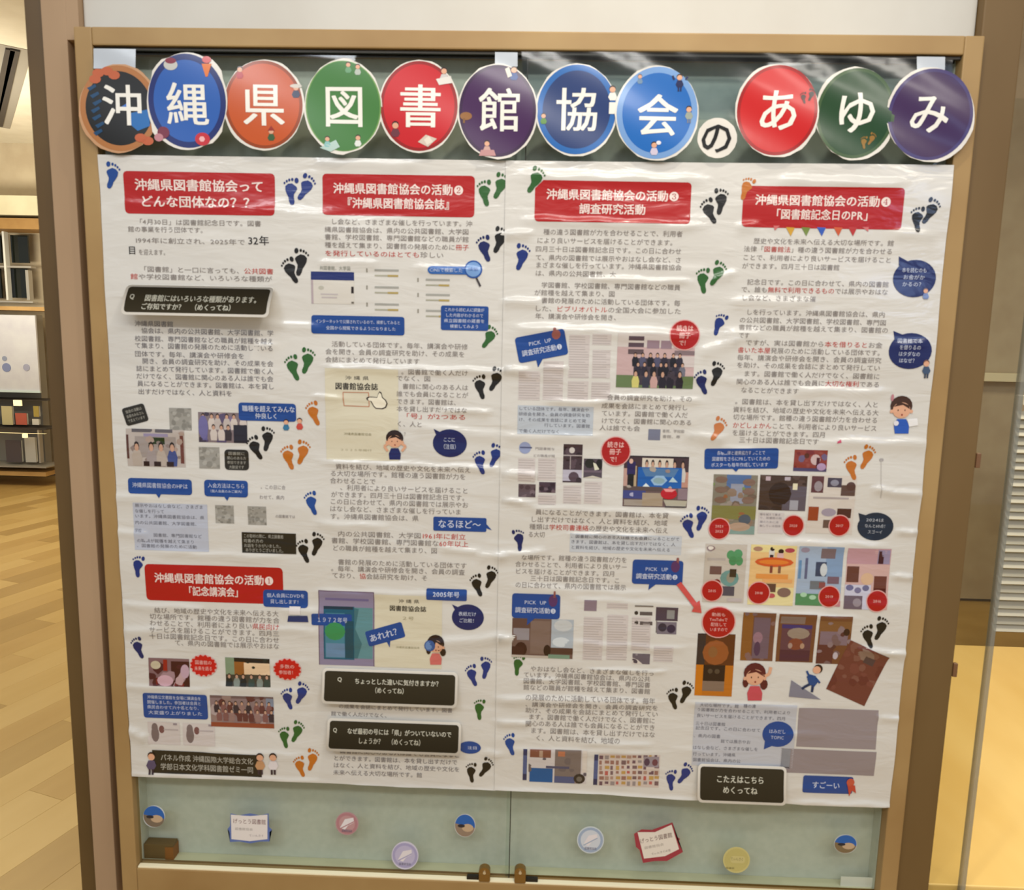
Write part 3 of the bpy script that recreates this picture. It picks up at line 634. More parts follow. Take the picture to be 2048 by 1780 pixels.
bubble((527, 1180, 616, 1214), [('個人会員にDVDを', 572, 1191, 76, 9), ('貸し出します！', 572, 1203, 62, 9)])
bubble((288, 1386, 416, 1436), [('沖縄県公文書館を会場に講演会を', 350, 1394, 108, 8), ('開催しました。参加者は会員と', 350, 1404, 108, 8), ('県民合わせて六十名となり、', 350, 1414, 108, 8), ('大変盛り上がりました', 352, 1425, 108, 8)], r=5)
bubble((623, 632, 809, 669), [('インターネットで公開されているので、検索してみると', 716, 644, 170, 8), ('全国から閲覧できるようになりました', 722, 657, 140, 8)], r=5)
bubble((882, 612, 977, 661), [('これから読む人に調査が', 929, 620, 80, 8), ('した内容がわかるので', 929, 631, 76, 8), ('県立図書館の蔵書を', 929, 642, 82, 8), ('検索してみよう', 929, 653, 58, 8)], r=4)
bubble((867, 1034, 973, 1062), [('なるほど〜', 919, 1048, 86, 18)], [(970, 1044), (973, 1056), (984, 1060)], r=3)
bubble((624, 1227, 704, 1250), [('１９７２年号', 665, 1239, 62, 11)], r=3)
bubble((853, 1177, 934, 1200), [('2005年号', 893, 1188, 54, 12)], r=3)
bubble((733, 1252, 809, 1283), [('あれれ？', 771, 1268, 66, 16)], [(772, 1278), (782, 1275), (780, 1294)], rot=17, r=4)
bubble((918, 1481, 962, 1506), [('注目', 945, 1494, 20, 7)], oval=True)
bubble((866, 858, 934, 914), [('ここに', 899, 879, 24, 10), ('（注目）', 900, 893, 36, 11)], [(868, 857), (882, 864), (874, 872)], oval=True, col=NAV)
bubble((904, 1208, 968, 1259), [('表紙だけ', 935, 1227, 36, 9), ('ご比較！', 936, 1240, 36, 9)], [(904, 1208), (918, 1214), (912, 1222)], oval=True, col=NAV)
bubble((1784, 520, 1870, 595), [('本を読むのも', 1827, 541, 50, 10), ('お金がか', 1826, 555, 44, 10), ('かるの？', 1824, 569, 44, 10)], [(1796, 513), (1816, 524), (1796, 532)], oval=True, col=NAV)
bubble((1774, 666, 1860, 738), [('図書館で本', 1816, 682, 50, 10), ('を借りるの', 1816, 695, 44, 10), ('はタダなの', 1815, 708, 44, 10), ('はなぜ？', 1812, 721, 36, 10)], [(1784, 662), (1804, 670), (1786, 680)], oval=True, col=NAV)
bubble((1713, 1024, 1785, 1080), [('2024は', 1748, 1039, 36, 8), ('なんと60点！', 1750, 1051, 46, 8), ('スゴーイ', 1748, 1063, 30, 8)], [(1715, 1025), (1732, 1030), (1718, 1042)], oval=True, col=(40, 52, 70), tc=(190, 196, 206))
bubble((1408, 896, 1555, 937), [('各種団体と連携協力することで', 1481, 905, 96, 9), ('図書館をさらにPRしていくための', 1481, 917, 116, 9), ('ポスターも毎年作成しています', 1478, 929, 114, 9)], [(1462, 935), (1478, 935), (1471, 943)], rot=2, r=5)
bubble((1523, 1440, 1585, 1491), [('はみだし', 1553, 1460, 34, 9), ('TOPIC', 1553, 1472, 26, 9)], [(1528, 1480), (1526, 1496), (1545, 1488)], oval=True)
bubble((1604, 1550, 1704, 1584), [('すごーい', 1650, 1568, 56, 14)], r=4)
HB = (146, 88, 84)
bubble((1033, 666, 1133, 718), [('PICK  UP', 1080, 684, 46, 11), ('調査研究活動❶', 1084, 700, 82, 13)], [(1072, 718), (1088, 713), (1076, 735)], rot=12, extra=lambda J: (J.ell(1112, 669, 9, 10, HB, 4, 10), J.rrect(1106, 655, 1112, 668, HB, 4, 2)))
bubble((1264, 1119, 1365, 1168), [('PICK  UP', 1313, 1137, 46, 10), ('調査研究活動❷', 1313, 1152, 84, 12)], [(1298, 1165), (1312, 1167), (1296, 1179)], extra=lambda J: (J.ell(1350, 1132, 9, 12, (90, 56, 100), 4, 10), J.rrect(1352, 1114, 1357, 1130, HB, 4, 2)))
bubble((1024, 1186, 1120, 1235), [('PICK  UP', 1071, 1203, 44, 10), ('調査研究活動❸', 1071, 1219, 82, 12)], [(1055, 1232), (1070, 1234), (1054, 1248)], extra=lambda J: (J.ell(1106, 1200, 9, 12, (90, 56, 100), 4, 10), J.rrect(1107, 1180, 1111, 1198, HB, 4, 2)))
def reddisc(cx, cy, rx, ry, lines, name='red_disc_print', n=26, rag=0):
    I = ink(cx, .0009); I.ell(cx, cy, rx+2, ry+2, (224, 170, 166), 4, n)
    if rag:
        g = I.frame(cx, cy); I.poly([g((rx+(2.5 if k % 2 else -1.5))*math.cos(k*math.pi/16), (ry+(2.5 if k % 2 else -1.5))*math.sin(k*math.pi/16)) for k in range(32)], (196, 32, 34), 5)
    else: I.ell(cx, cy, rx, ry, (170, 30, 34), 5, n)
    b = I.build(name, par(cx)); J = ink(cx, .0011)
    for s_, tx, ty, w, h in lines: J.text(tx, ty, w, h, s_, (236, 190, 184), .015, 6)
    J.build('lettering', b)
# photographs printed on the posters
def pic(bb, bg, items, name='photo_print', rot=0, base=.0005, seed=0, noise=None, label=None):
    """items in unit coordinates: ('r'|'e', u0, v0, u1, v1, colour[, layer]); ('c', u0,v0,u1,v1,n,palette) crowd; ('n', n, palette, size) mottle"""
    x0, y0, x1, y1 = bb; w, h = x1-x0, y1-y0; I = ink((x0+x1)/2, base); rg = random.Random(int(x0*7+y0)+seed)
    I.rect(x0, y0, x1, y1, bg, 0, rot); g = I.frame((x0+x1)/2, (y0+y1)/2, rot)
    def q(u, v): return g((min(max(u, 0), 1)-.5)*w, (min(max(v, 0), 1)-.5)*h)
    L = 1
    for it in items:
        k = it[0]
        if k == 'r': u0, v0, u1, v1 = it[1:5]; I.poly([q(u0, v0), q(u1, v0), q(u1, v1), q(u0, v1)], it[5], L); L += .35
        elif k == 'e':
            u0, v0, u1, v1 = it[1:5]; a, b = (u0+u1)/2, (v0+v1)/2
            I.poly([q(a+(u1-u0)/2*math.cos(t*math.pi/6), b+(v1-v0)/2*math.sin(t*math.pi/6)) for t in range(12)], it[5], L); L += .35
        elif k == 'p': I.poly([q(*p) for p in it[1]], it[2], L); L += .35
        elif k == 'n':
            for _ in range(it[1]):
                u, v = rg.random(), rg.random(); s = it[3]*rg.uniform(.5, 1.4); sv = s*w/h*rg.uniform(.5, 1.2)
                ph = rg.random()
                I.poly([q(u+s*math.cos(ph+t*math.pi/3.5)*rg.uniform(.7, 1.1), v+sv*math.sin(ph+t*math.pi/3.5)*rg.uniform(.7, 1.1)) for t in range(7)], rg.choice(it[2]), L); L += .02
            L += .2
        elif k == 'c':
            u0, v0, u1, v1, n, pal = it[1:7]; rows = it[7] if len(it) > 7 else 2
            for r in range(rows):
                for j in range(n):
                    u = u0+(u1-u0)*(j+.5+rg.uniform(-.15, .15)+(.3 if r % 2 else 0))/n; v = v0+(v1-v0)*r/rows*.75; ph_ = (v1-v0)/rows*1.15; s = (u1-u0)/n*.52
                    c = rg.choice(pal)
                    I.poly([q(u-s*.5, v+ph_*.32), q(u+s*.5, v+ph_*.32), q(u+s*.85, v+ph_*.55), q(u+s*.7, min(v+ph_, v1)), q(u-s*.7, min(v+ph_, v1)), q(u-s*.85, v+ph_*.55)], c, L)
                    hh = ph_*.17
                    I.poly([q(u+s*.45*math.cos(t), v+ph_*.18+hh*math.sin(t)) for t in [i*math.pi/4 for i in range(8)]], (44, 36, 36), L+.1)
                    I.poly([q(u+s*.36*math.cos(t), v+ph_*.23+hh*.8*math.sin(t)) for t in [i*math.pi/4 for i in range(8)]], (196, 156, 134), L+.2)
                L += .4
    o = I.build(name, par((x0+x1)/2))
    if label: o['label'] = label
    return o
def qr(bb):
    x0, y0, x1, y1 = bb
    pic(bb, (156, 154, 148), [('n', 26, [(140, 138, 132), (170, 168, 162), (132, 130, 124)], .12)], 'grey_square_print')
for b in ((340, 816, 384, 860), (399, 894, 440, 937), (432, 1010, 469, 1046), (497, 1012, 534, 1049)): qr(b)
def blackbox(bb, rot, lines, r=5, h=7):
    cx = (bb[0]+bb[2])/2; I = ink(cx, .0006); I.rrect(*bb, (46, 44, 40), 2, r, rot); b = I.build('black_label_print', par(cx)); J = ink(cx, .0008)
    for s_, tx, ty, w in lines: J.text(tx, ty, w, h, s_, (176, 174, 164), .01, 3, rot)
    J.build('lettering', b)
blackbox((249, 811, 295, 847), 16, [('協会の活動は', 269, 820, 34), ('会員のみなさん', 272, 829, 36), ('で支えています', 275, 838, 36)])
blackbox((450, 899, 498, 940), 0, [('図書館に', 474, 907, 34), ('関心のある方', 474, 916, 38), ('参加できます', 474, 925, 38), ('大歓迎です', 474, 934, 30)], 7)
blackbox((485, 1065, 593, 1106), 0, [('この取材の際に、県立図書館', 528, 1072, 80), ('司書の方の', 508, 1081, 40), ('お話をうかがいました。', 528, 1091, 78), ('ありがとうございました。', 532, 1100, 80)], 0, 8)
blackbox((306, 1503, 524, 1548), 0, [('パネル作成 沖縄国際大学総合文化', 415, 1517, 186), ('学部日本文化学科図書館ゼミ一同', 415, 1535, 186)], 0, 14)
PUR = [(120, 104, 140), (90, 80, 110), (170, 150, 150), (70, 62, 80)]
pic((255, 858, 371, 933), (186, 176, 170), [('r', .1, 0, .45, .09, (96, 92, 98)), ('r', .5, 0, .8, .09, (96, 92, 98)), ('r', .0, .16, .04, .8, (90, 60, 56)), ('r', .92, .16, .98, .9, (110, 66, 60)), ('r', .3, .12, .72, .2, (150, 140, 170)), ('r', .15, .2, .85, .75, (158, 148, 144)), ('r', .38, .22, .66, .40, (46, 60, 34)), ('n', 14, [(170, 150, 140), (140, 126, 122)], .07), ('c', .1, .32, .9, .98, 4, [(182, 170, 160), (160, 150, 150), (70, 84, 140)], 1), ('r', .28, .86, .38, .99, (50, 34, 34)), ('r', .46, .86, .58, .99, (50, 34, 34)), ('r', .68, .86, .8, .99, (50, 34, 34))])
pic((398, 825, 495, 885), (130, 116, 120), [('n', 14, PUR, .1), ('c', 0, .02, 1, .98, 6, [(104, 100, 150), (206, 196, 190), (60, 54, 60), (190, 180, 176)], 2), ('e', .0, .1, .2, .9, (112, 108, 160)), ('r', .72, .4, 1, 1, (44, 44, 56))])
I = ink(500, .0009)
person(I, 573, 852, 30, (60, 120, 160)); person(I, 600, 850, 32, (200, 80, 70)); split_build(I, 'children_print', PL)
pic((299, 1316, 380, 1371), (130, 100, 104), [('r', .55, .1, 1, 1, (70, 34, 36)), ('n', 16, [(190, 160, 164), (120, 40, 40), (160, 130, 136), (80, 40, 44)], .12), ('e', .2, .6, .6, 1.0, (206, 168, 182)), ('e', .05, .1, .3, .4, (196, 186, 160)), ('e', .78, .2, 1, .7, (190, 160, 176)), ('r', .36, .05, .46, .45, (150, 44, 34))])
pic((452, 1315, 541, 1372), (70, 66, 60), [('r', 0, 0, .2, .6, (130, 150, 124)), ('r', .2, 0, 1, .14, (40, 34, 30)), ('r', .2, .14, .45, .6, (150, 96, 50)), ('r', .42, .16, 1, .58, (232, 204, 170)), ('n', 8, [(70, 74, 70), (44, 50, 48)], .06), ('c', 0, .55, 1, 1, 6, [(60, 76, 72), (40, 44, 46), (130, 140, 134)], 1)])
pic((422, 1391, 548, 1454), (140, 120, 122), [('r', 0, 0, 1, .08, (110, 90, 90)), ('r', .88, .05, 1, .7, (130, 140, 160)), ('n', 20, [(150, 126, 120), (110, 80, 80), (176, 160, 160), (96, 56, 56)], .08), ('c', .05, .15, .98, .85, 9, [(130, 90, 88), (100, 60, 60), (150, 120, 116), (60, 50, 60)], 2), ('r', 0, .86, 1, 1, (146, 76, 56))])
for b in ((297, 1443, 361, 1488), (367, 1446, 431, 1490)):
    pic(b, (206, 198, 196), [('e', .1, .2, .35, .9, (122, 108, 108)), ('e', .12, .05, .32, .5, (122, 108, 108)), ('e', .35, .15, .52, .5, (120, 84, 84)), ('r', .5, .3, .95, .36, (180, 170, 170)), ('r', .8, .03, .92, .12, (150, 140, 146))], 'card_print')
reddisc(408, 1330, 25, 20, [('図書館の', 408, 1324, 34, 9), ('未来を語る', 408, 1336, 36, 9)], rag=1); reddisc(576, 1337, 26, 20, [('多数の', 576, 1331, 30, 9), ('参加者！', 576, 1343, 34, 9)], rag=1)
I = ink(600, .0009); I.rect(580, 1212, 602, 1228, (226, 220, 220), 5); I.P([(578, 1230), (616, 1230), (618, 1243), (576, 1242)], (44, 58, 110), 5); split_build(I, 'laptop_print', PL)
I = ink(500, .0012)
for x, c in ((304, (90, 80, 110)), (522, (196, 150, 110)), (548, (226, 220, 224))): person(I, x, 1524, 46, c, legs=(60, 50, 60))
split_build(I, 'people_print', PL)
# column two prints
para([(640, 702, 537)], pitch=8, h=9, col=(140, 144, 136)); pic((623, 544, 709, 608), (214, 210, 202), [('r', 0, 0, 1, .26, (40, 52, 110)), ('r', 0, .26, .05, 1, (180, 166, 172)), ('r', .93, .45, .99, .66, (44, 30, 30)), ('r', .93, .92, .99, .98, (110, 104, 96)), ('r', .22, .68, .62, .72, (190, 182, 184)), ('r', .24, .78, .60, .82, (190, 182, 184)), ('e', .17, .44, .3, .56, (186, 184, 172))], 'screenshot_print')
I = ink(700)
for x, ys in ((750, (541, 575, 609)), (852, (560, 590, 622))):
    for y in ys:
        I.rect(x-17, y-4, x-14, y+4, (150, 146, 136), 1); I.rect(x, y-2, x+48, y+2, (164, 164, 158), 1); I.rect(x, y+9, x+26, y+12, (170, 168, 150), 1); I.rect(x+26, y+9, x+47, y+13, (176, 156, 96), 1)
split_build(I, 'search_result_print', PL)
I = ink(900, .0009); I.rrect(856, 533, 940, 549, (56, 104, 178), 3, 8); I.ell(947, 539, 18, 18, (40, 84, 160), 4); I.ell(947, 539, 15, 15, (120, 160, 214), 5); I.line([(953, 556), (961, 573)], 4, (70, 66, 70), 5)
mg = I.build('magnifier_print', PL); J = ink(900, .0011); J.text(893, 541, 66, 9, 'CiNiiで検索した', (200, 212, 234), .01, 6); J.text(947, 539, 22, 8, '検索', (70, 110, 180), .01, 6); J.build('lettering', mg)
CREAM = (216, 210, 188)
def booklet(bb, t1, t2, extra=None):
    I = ink(bb[0], .0005); I.rect(*bb, CREAM, 1); b = I.build('booklet_print', PL); J = ink(bb[0], .0007)
    J.text(t1[0], t1[1], t1[2], 9, '沖 縄 県', (60, 54, 50), .015, 2); J.text(t2[0], t2[1], t2[2], t2[3], '図書館協会誌', (52, 46, 40), .02, 2)
    if extra: extra(J)
    J.build('lettering', b); return b
booklet((652, 738, 797, 921), (715, 756, 48), (714, 773, 86, 15), lambda J: (J.text(716, 868, 56, 6, '沖縄県図書館協会', (150, 142, 110), 0, 2), J.text(712, 900, 64, 5, '２０２５年発行', (176, 168, 136), 0, 2)))
booklet((750, 1190, 884, 1335), (818, 1202, 42), (816, 1217, 74, 12), lambda J: (J.text(816, 1236, 26, 8, '２号', (160, 152, 120), 0, 2), J.text(816, 1294, 48, 5, '沖縄県図書館協会', (160, 152, 120), 0, 2)))
I = ink(700, .0009)
for a, b in (((687, 784), (738, 785)), ((738, 785), (739, 813)), ((739, 813), (689, 811)), ((689, 811), (687, 784))): I.line([a, b], 1.6, (190, 130, 100), 3)
hand = [(733, 796), (737, 793), (745, 793), (755, 794), (757, 787), (760, 782), (764, 785), (766, 794), (773, 800), (776, 807), (773, 815), (766, 818), (752, 817), (747, 812), (744, 806), (741, 801), (735, 800)]
I.P(hand, (60, 50, 46), 4); cxh, cyh = 757, 802
I.P([(cxh+(x-cxh)*.86, cyh+(y-cyh)*.86+.3) for x, y in hand], (236, 230, 210), 5); I.build('pointing_hand_print', PL)
def kid(name, cx, cy, h, shirt, hair=HR, px=None, girl=False, arms=None, rot=0):
    I = ink(cx, .0010); k = h
    I.ell(cx, cy-.24*k, .29*k, .27*k, hair, 5, 16)
    if girl: I.ell(cx+.24*k, cy+.06*k, .10*k, .14*k, hair, 5, 10); I.ell(cx-.24*k, cy, .08*k, .14*k, hair, 5, 10)
    I.ell(cx, cy-.13*k, .235*k, .21*k, SK, 6, 16); I.ell(cx-.26*k, cy-.10*k, .045*k, .05*k, SK, 6, 8); I.ell(cx+.26*k, cy-.10*k, .045*k, .05*k, SK, 6, 8)
    I.P([(cx-.20*k, cy-.22*k), (cx-.05*k, cy-.36*k), (cx+.20*k, cy-.26*k), (cx+.22*k, cy-.16*k), (cx+.04*k, cy-.27*k)], hair, 7)
    for s in (-1, 1): I.ell(cx+s*.09*k, cy-.13*k, .016*k, .026*k, (60, 40, 36), 8, 6)
    I.ell(cx+.01*k, cy-.01*k, .025*k, .03*k, (150, 70, 60), 8, 8)
    I.P([(cx-.12*k, cy+.10*k), (cx+.12*k, cy+.10*k), (cx+.20*k, cy+.28*k), (cx+.18*k, cy+.48*k), (cx-.18*k, cy+.48*k), (cx-.20*k, cy+.28*k)], shirt, 5)
    if arms:
        for a in arms: I.line(a, .08*k, SK, 7)
    return I.build(name, par(cx))
kid('boy_print', 790, 890, 60, (38, 48, 104), arms=[[(776, 902), (769, 892), (778, 886)], [(804, 902), (812, 892), (803, 886)]])
para([(808, 816, 868, '？')], h=9, pitch=9); 
kid('girl_print', 872, 1299, 60, (206, 110, 106), girl=True)
I = ink(860, .0013); I.ell(860, 1290, 11, 11, (60, 90, 150), 8, 16); I.ell(860, 1290, 9, 9, (104, 138, 190), 9, 16); I.build('magnifier_print', PL)
kid('girl_print', 1508, 1362, 76, (196, 80, 92), hair=(92, 40, 44), girl=True, arms=[[(1528, 1350), (1537, 1345), (1540, 1332)]])
kid('boy_print', 1801, 830, 76, (46, 90, 184), hair=(70, 46, 36))
I = ink(1800, .0013); I.ell(1790, 846, 5, 5, (226, 226, 236), 8); I.ell(1783, 795, 3, 7, (190, 130, 140), 6); I.P([(1812, 838), (1832, 836), (1834, 850), (1816, 853)], (236, 236, 238), 6); I.build('chat_card_print', PR)
I = ink(1600, .0009); I.P([(1581, 1358), (1640, 1397), (1576, 1391)], (130, 130, 146), 3); I.line([(1612, 1352), (1624, 1352)], 4, (36, 70, 130), 5)
I.P([(1616, 1346), (1630, 1350), (1634, 1362), (1626, 1372), (1616, 1366), (1613, 1356)], (40, 76, 136), 5); I.line([(1618, 1366), (1606, 1372), (1602, 1376)], 5, (36, 54, 90), 5); I.line([(1624, 1368), (1622, 1382)], 5, (36, 54, 90), 5); I.line([(1616, 1349), (1612, 1340)], 4, (40, 76, 136), 5); I.line([(1630, 1354), (1638, 1364)], 4, (40, 76, 136), 5)
I.ell(1635, 1336, 9, 9, HR, 6, 12); I.ell(1632, 1338, 8, 7.5, SK, 7, 12); I.build('runner_print', PR)
I = ink(1690, .0013); I.ell(1699, 1562, 8, 8, (196, 90, 70), 8, 12); I.P([(1692, 1566), (1708, 1568), (1710, 1584), (1702, 1578), (1696, 1590), (1694, 1576)], (190, 74, 60), 8); I.build('ribbon_print', PR)
I = ink(1850, .0013); person(I, 1849, 590, 30, (120, 140, 190), hair=(110, 96, 104)); person(I, 1849, 737, 38, (70, 90, 120), hair=(120, 90, 80), legs=(60, 70, 90)); split_build(I, 'visitors_print', PR)
I = ink(1660, .0009); I.P([(1672, 882), (1679, 878), (1680, 884), (1671, 886)], (200, 80, 110), 3); I.build('pink_mark_print', PR)
I = ink(1750, .0006); I.line([(1760, 918), (1758, 995)], 1.4, (190, 186, 182), 2); I.rrect(1756, 916, 1765, 922, (170, 166, 166), 2, 3); I.build('thin_line_print', PR)
I = ink(1380, .0012); I.P([(1352, 1168), (1361, 1162), (1392, 1203), (1398, 1199), (1402, 1224), (1382, 1221), (1386, 1212)], (206, 86, 84), 9); I.build('arrow_print', PR)
TEAL = (58, 122, 142)
b = pic((638, 1182, 749, 1330), (140, 132, 160), [('r', .0, .0, 1, .012, (110, 90, 110)), ('r', 0, .0, .015, 1, (110, 90, 110)), ('r', .985, 0, 1, 1, (110, 90, 110)), ('r', .12, .1, .9, .13, (112, 104, 150)), ('r', .60, .22, .97, .90, (96, 142, 150)), ('p', [(.60, .22), (.72, .24), (.66, .5), (.78, .7), (.70, .9), (.6, .9)], (66, 112, 122)), ('r', .09, .21, .64, .92, (30, 92, 118)), ('r', .09, .21, .62, .25, (18, 58, 76)), ('r', .12, .30, .47, .90, (70, 130, 150)), ('e', .11, .42, .48, .66, (60, 142, 88)), ('r', .13, .70, .47, .89, (104, 138, 172)), ('r', .48, .40, .63, .90, (16, 76, 92))], 'booklet_print', label='teal and mauve booklet cover print')
# column three pictures
pic((1233, 668, 1387, 776), (196, 168, 168), [('r', 0, 0, 1, .25, (208, 200, 196)), ('r', .14, .05, .34, .13, (90, 74, 84)), ('r', .14, .17, .34, .25, (90, 74, 84)), ('r', .14, .29, .34, .38, (96, 80, 84)), ('r', .38, .12, .54, .27, (150, 128, 140)), ('r', .56, .12, .7, .27, (150, 128, 140)), ('r', .74, .3, 1, .38, (130, 112, 116)), ('r', .7, .4, 1, .6, (206, 196, 194)), ('r', 0, .77, 1, 1, (104, 124, 84)), ('r', .22, .45, .85, .95, (70, 62, 72)), ('c', .20, .34, .86, .80, 7, [(50, 46, 60), (84, 84, 110), (36, 34, 44), (110, 110, 124)], 2), ('c', .2, .66, .88, 1, 6, [(44, 40, 50), (196, 160, 156), (60, 60, 76), (206, 200, 120)], 1)])
reddisc(1368, 670, 29, 29, [('続きは', 1369, 657, 34, 13), ('冊子', 1368, 671, 24, 13), ('で！', 1366, 686, 20, 12)]); 
pic((1296, 858, 1320, 880), (120, 124, 146), []); para([(1324, 1368, 862), (1324, 1360, 873)], pitch=8, h=7, col=(150, 146, 146))
pic((1126, 888, 1164, 964), (70, 56, 62), [('n', 10, [(50, 38, 42), (90, 74, 82)], .15), ('e', .3, .08, .6, .24, (206, 200, 196)), ('r', 0, .28, 1, .31, (170, 160, 160)), ('r', .36, .31, .4, .66, (170, 160, 160)), ('r', 0, .67, 1, .96, (184, 180, 196)), ('e', .3, .72, .85, .98, (86, 70, 80)), ('e', .7, .86, 1, 1, (60, 50, 56))])
pic((1167, 917, 1204, 955), (84, 74, 84), [('e', .05, .0, .6, .5, (44, 44, 40)), ('e', .65, 0, 1, .6, (36, 36, 36)), ('p', [(.5, .2), (.65, .25), (.85, .55), (.6, .6)], (220, 220, 200)), ('r', 0, .6, 1, .72, (110, 96, 110)), ('p', [(0, 1), (.5, .88), (1, 1)], (196, 190, 176))])
pic((1037, 967, 1071, 993), (98, 84, 92), [('n', 8, [(80, 66, 74), (120, 104, 112)], .15)]); pic((1078, 963, 1111, 984), (76, 60, 72), [('n', 8, [(56, 44, 54), (110, 94, 104)], .15)])
I = ink(1050); I.ell(1050, 895, 12, 12, (150, 162, 200), 1, 16); I.rect(1040, 893, 1064, 896, (90, 96, 130), 2); I.build('emblem_print', PR); para([(1070, 1110, 897), (1066, 1110, 911)], pitch=8, h=6, col=(150, 144, 146))
reddisc(1231, 902, 28, 28, [('続きは', 1231, 889, 34, 13), ('冊子', 1230, 903, 24, 13), ('で！', 1229, 918, 20, 12)])
pic((1246, 912, 1375, 1013), (110, 90, 90), [('r', 0, 0, 1, .6, (70, 54, 60)), ('r', 0, 0, 1, .03, (50, 40, 44)), ('r', .28, .04, .76, .3, (214, 204, 190)), ('r', .0, .25, .06, .6, (186, 150, 140)), ('r', .16, .2, .2, .6, (180, 160, 130)), ('r', .88, .3, 1, .6, (186, 140, 124)), ('r', .05, .12, .18, .38, (50, 44, 90)), ('r', .07, .36, .16, .6, (30, 24, 26)), ('c', .28, .06, .95, .5, 6, [(60, 56, 110), (90, 80, 100), (200, 196, 190)], 1), ('e', .08, .06, .14, .16, (214, 176, 160)), ('r', .22, .22, .9, .62, (32, 94, 172)), ('p', [(.28, .24), (.85, .24), (.78, .40), (.34, .40)], (84, 122, 166)), ('p', [(.42, .47), (.5, .38), (.62, .38), (.68, .47), (.6, .57), (.48, .57)], (150, 186, 220)), ('e', .46, .42, .64, .54, (140, 170, 180)), ('p', [(.7, .5), (.76, .4), (.84, .5)], (180, 206, 216)), ('p', [(.3, .6), (.35, .53), (.41, .6)], (220, 232, 234)), ('r', 0, .6, .6, .68, (90, 76, 74)), ('r', 0, .68, .35, .84, (66, 72, 130)), ('e', .1, .72, .2, .8, (170, 170, 200)), ('n', 5, [(150, 134, 130), (170, 160, 150)], .05), ('r', .3, .72, .62, .98, (166, 150, 130)), ('e', .58, .62, .84, .84, (184, 36, 48)), ('p', [(.62, .63), (.82, .64), (.76, .69), (.66, .69)], (230, 150, 150)), ('r', .85, .62, 1, .84, (140, 120, 130)), ('p', [(.63, .85), (1, .86), (.98, .98), (.68, .98)], (180, 176, 160)), ('r', .02, .86, .3, .98, (160, 150, 140)), ('r', .66, .97, .98, 1, (80, 76, 80))])
pic((1024, 1236, 1146, 1314), (112, 90, 84), [('r', 0, 0, .35, .25, (96, 72, 66)), ('r', .02, .25, .28, .55, (146, 140, 146)), ('r', .3, .05, .62, .9, (126, 106, 98)), ('r', .64, 0, 1, .72, (172, 182, 192)), ('e', .68, .0, .98, .3, (196, 200, 202)), ('e', .66, .45, .95, .7, (206, 214, 220)), ('r', .62, .72, 1, .88, (84, 60, 54)), ('e', .05, .6, .25, .98, (60, 34, 34)), ('r', 0, .72, .2, .95, (66, 40, 40)), ('e', .52, .65, .64, .95, (50, 30, 34)), ('r', .6, .9, .95, 1, (120, 150, 130)), ('r', .0, .94, .6, 1, (190, 180, 170))])
pic((1168, 1198, 1193, 1220), (138, 122, 136), []); pic((1311, 1213, 1355, 1240), (78, 66, 80), [('r', .5, .2, .85, .85, (140, 140, 140))]); pic((1313, 1242, 1352, 1266), (120, 112, 124), [('e', .05, .1, .5, .8, (60, 54, 66)), ('e', .5, .2, .95, .9, (60, 50, 70))])
I = ink(1290)
for y in (1227, 1246): I.ell(1272, y-3, 4, 4, (56, 52, 52), 1, 8); I.rect(1279, y-5, 1304, y+2, (92, 84, 84), 1)
I.rect(1269, 1209, 1306, 1212, (120, 112, 106), 1); I.rect(1311, 1240, 1313, 1263, (110, 104, 104), 1); split_build(I, 'newsletter_marks', PR)
pic((1264, 1305, 1299, 1326), (104, 96, 108), [('p', [(0, .4), (.3, .6), (.6, 1), (0, 1)], (214, 206, 200)), ('n', 4, [(80, 72, 84), (140, 132, 140)], .12)])
pic((1046, 1494, 1054, 1558), (84, 96, 140), [('r', 0, 0, 1, .2, (54, 60, 100)), ('r', 0, .8, 1, 1, (54, 56, 90))], 'page_edge_print')
pic((1057, 1495, 1173, 1563), (206, 200, 200), [('r', .02, .02, .38, .26, (130, 84, 70)), ('r', .18, .05, .24, .24, (176, 150, 130)), ('r', .02, .58, .42, 1, (36, 90, 150)), ('r', .45, 0, .9, 1, (124, 112, 108)), ('n', 10, [(140, 122, 116), (110, 100, 100), (96, 90, 100)], .06), ('r', .3, .5, .7, .57, (84, 84, 110)), ('r', .5, .05, .62, .2, (186, 120, 90)), ('r', .45, .8, .8, 1, (84, 92, 130)), ('e', .78, .7, .98, 1.0, (56, 50, 48)), ('e', .83, .78, .93, .94, (110, 104, 96)), ('r', .92, 0, 1, .65, (214, 206, 198))], 'page_print')
pic((1187, 1505, 1195, 1567), (84, 96, 140), [('r', 0, 0, 1, .2, (54, 60, 100)), ('r', 0, .8, 1, 1, (54, 56, 90))], 'page_edge_print')
I = ink(1250); I.rect(1196, 1505, 1318, 1570, (206, 192, 184), 0); rg = random.Random(5)
for r in range(6):
    for c in range(11):
        I.rect(1198+c*11, 1507+r*10.5, 1198+c*11+rg.uniform(5, 9.5), 1507+r*10.5+rg.uniform(5, 9), rg.choice([(170, 140, 126), (150, 110, 100), (120, 96, 100), (186, 150, 90), (180, 96, 90), (150, 140, 140), (110, 84, 96)]), 1)
I.rect(1286, 1510, 1317, 1531, (150, 140, 150), 2); I.ell(1293, 1521, 6, 8, (84, 64, 84), 3, 8); I.ell(1309, 1522, 6, 7, (110, 70, 80), 3, 8); I.build('catalogue_page_print', PR)
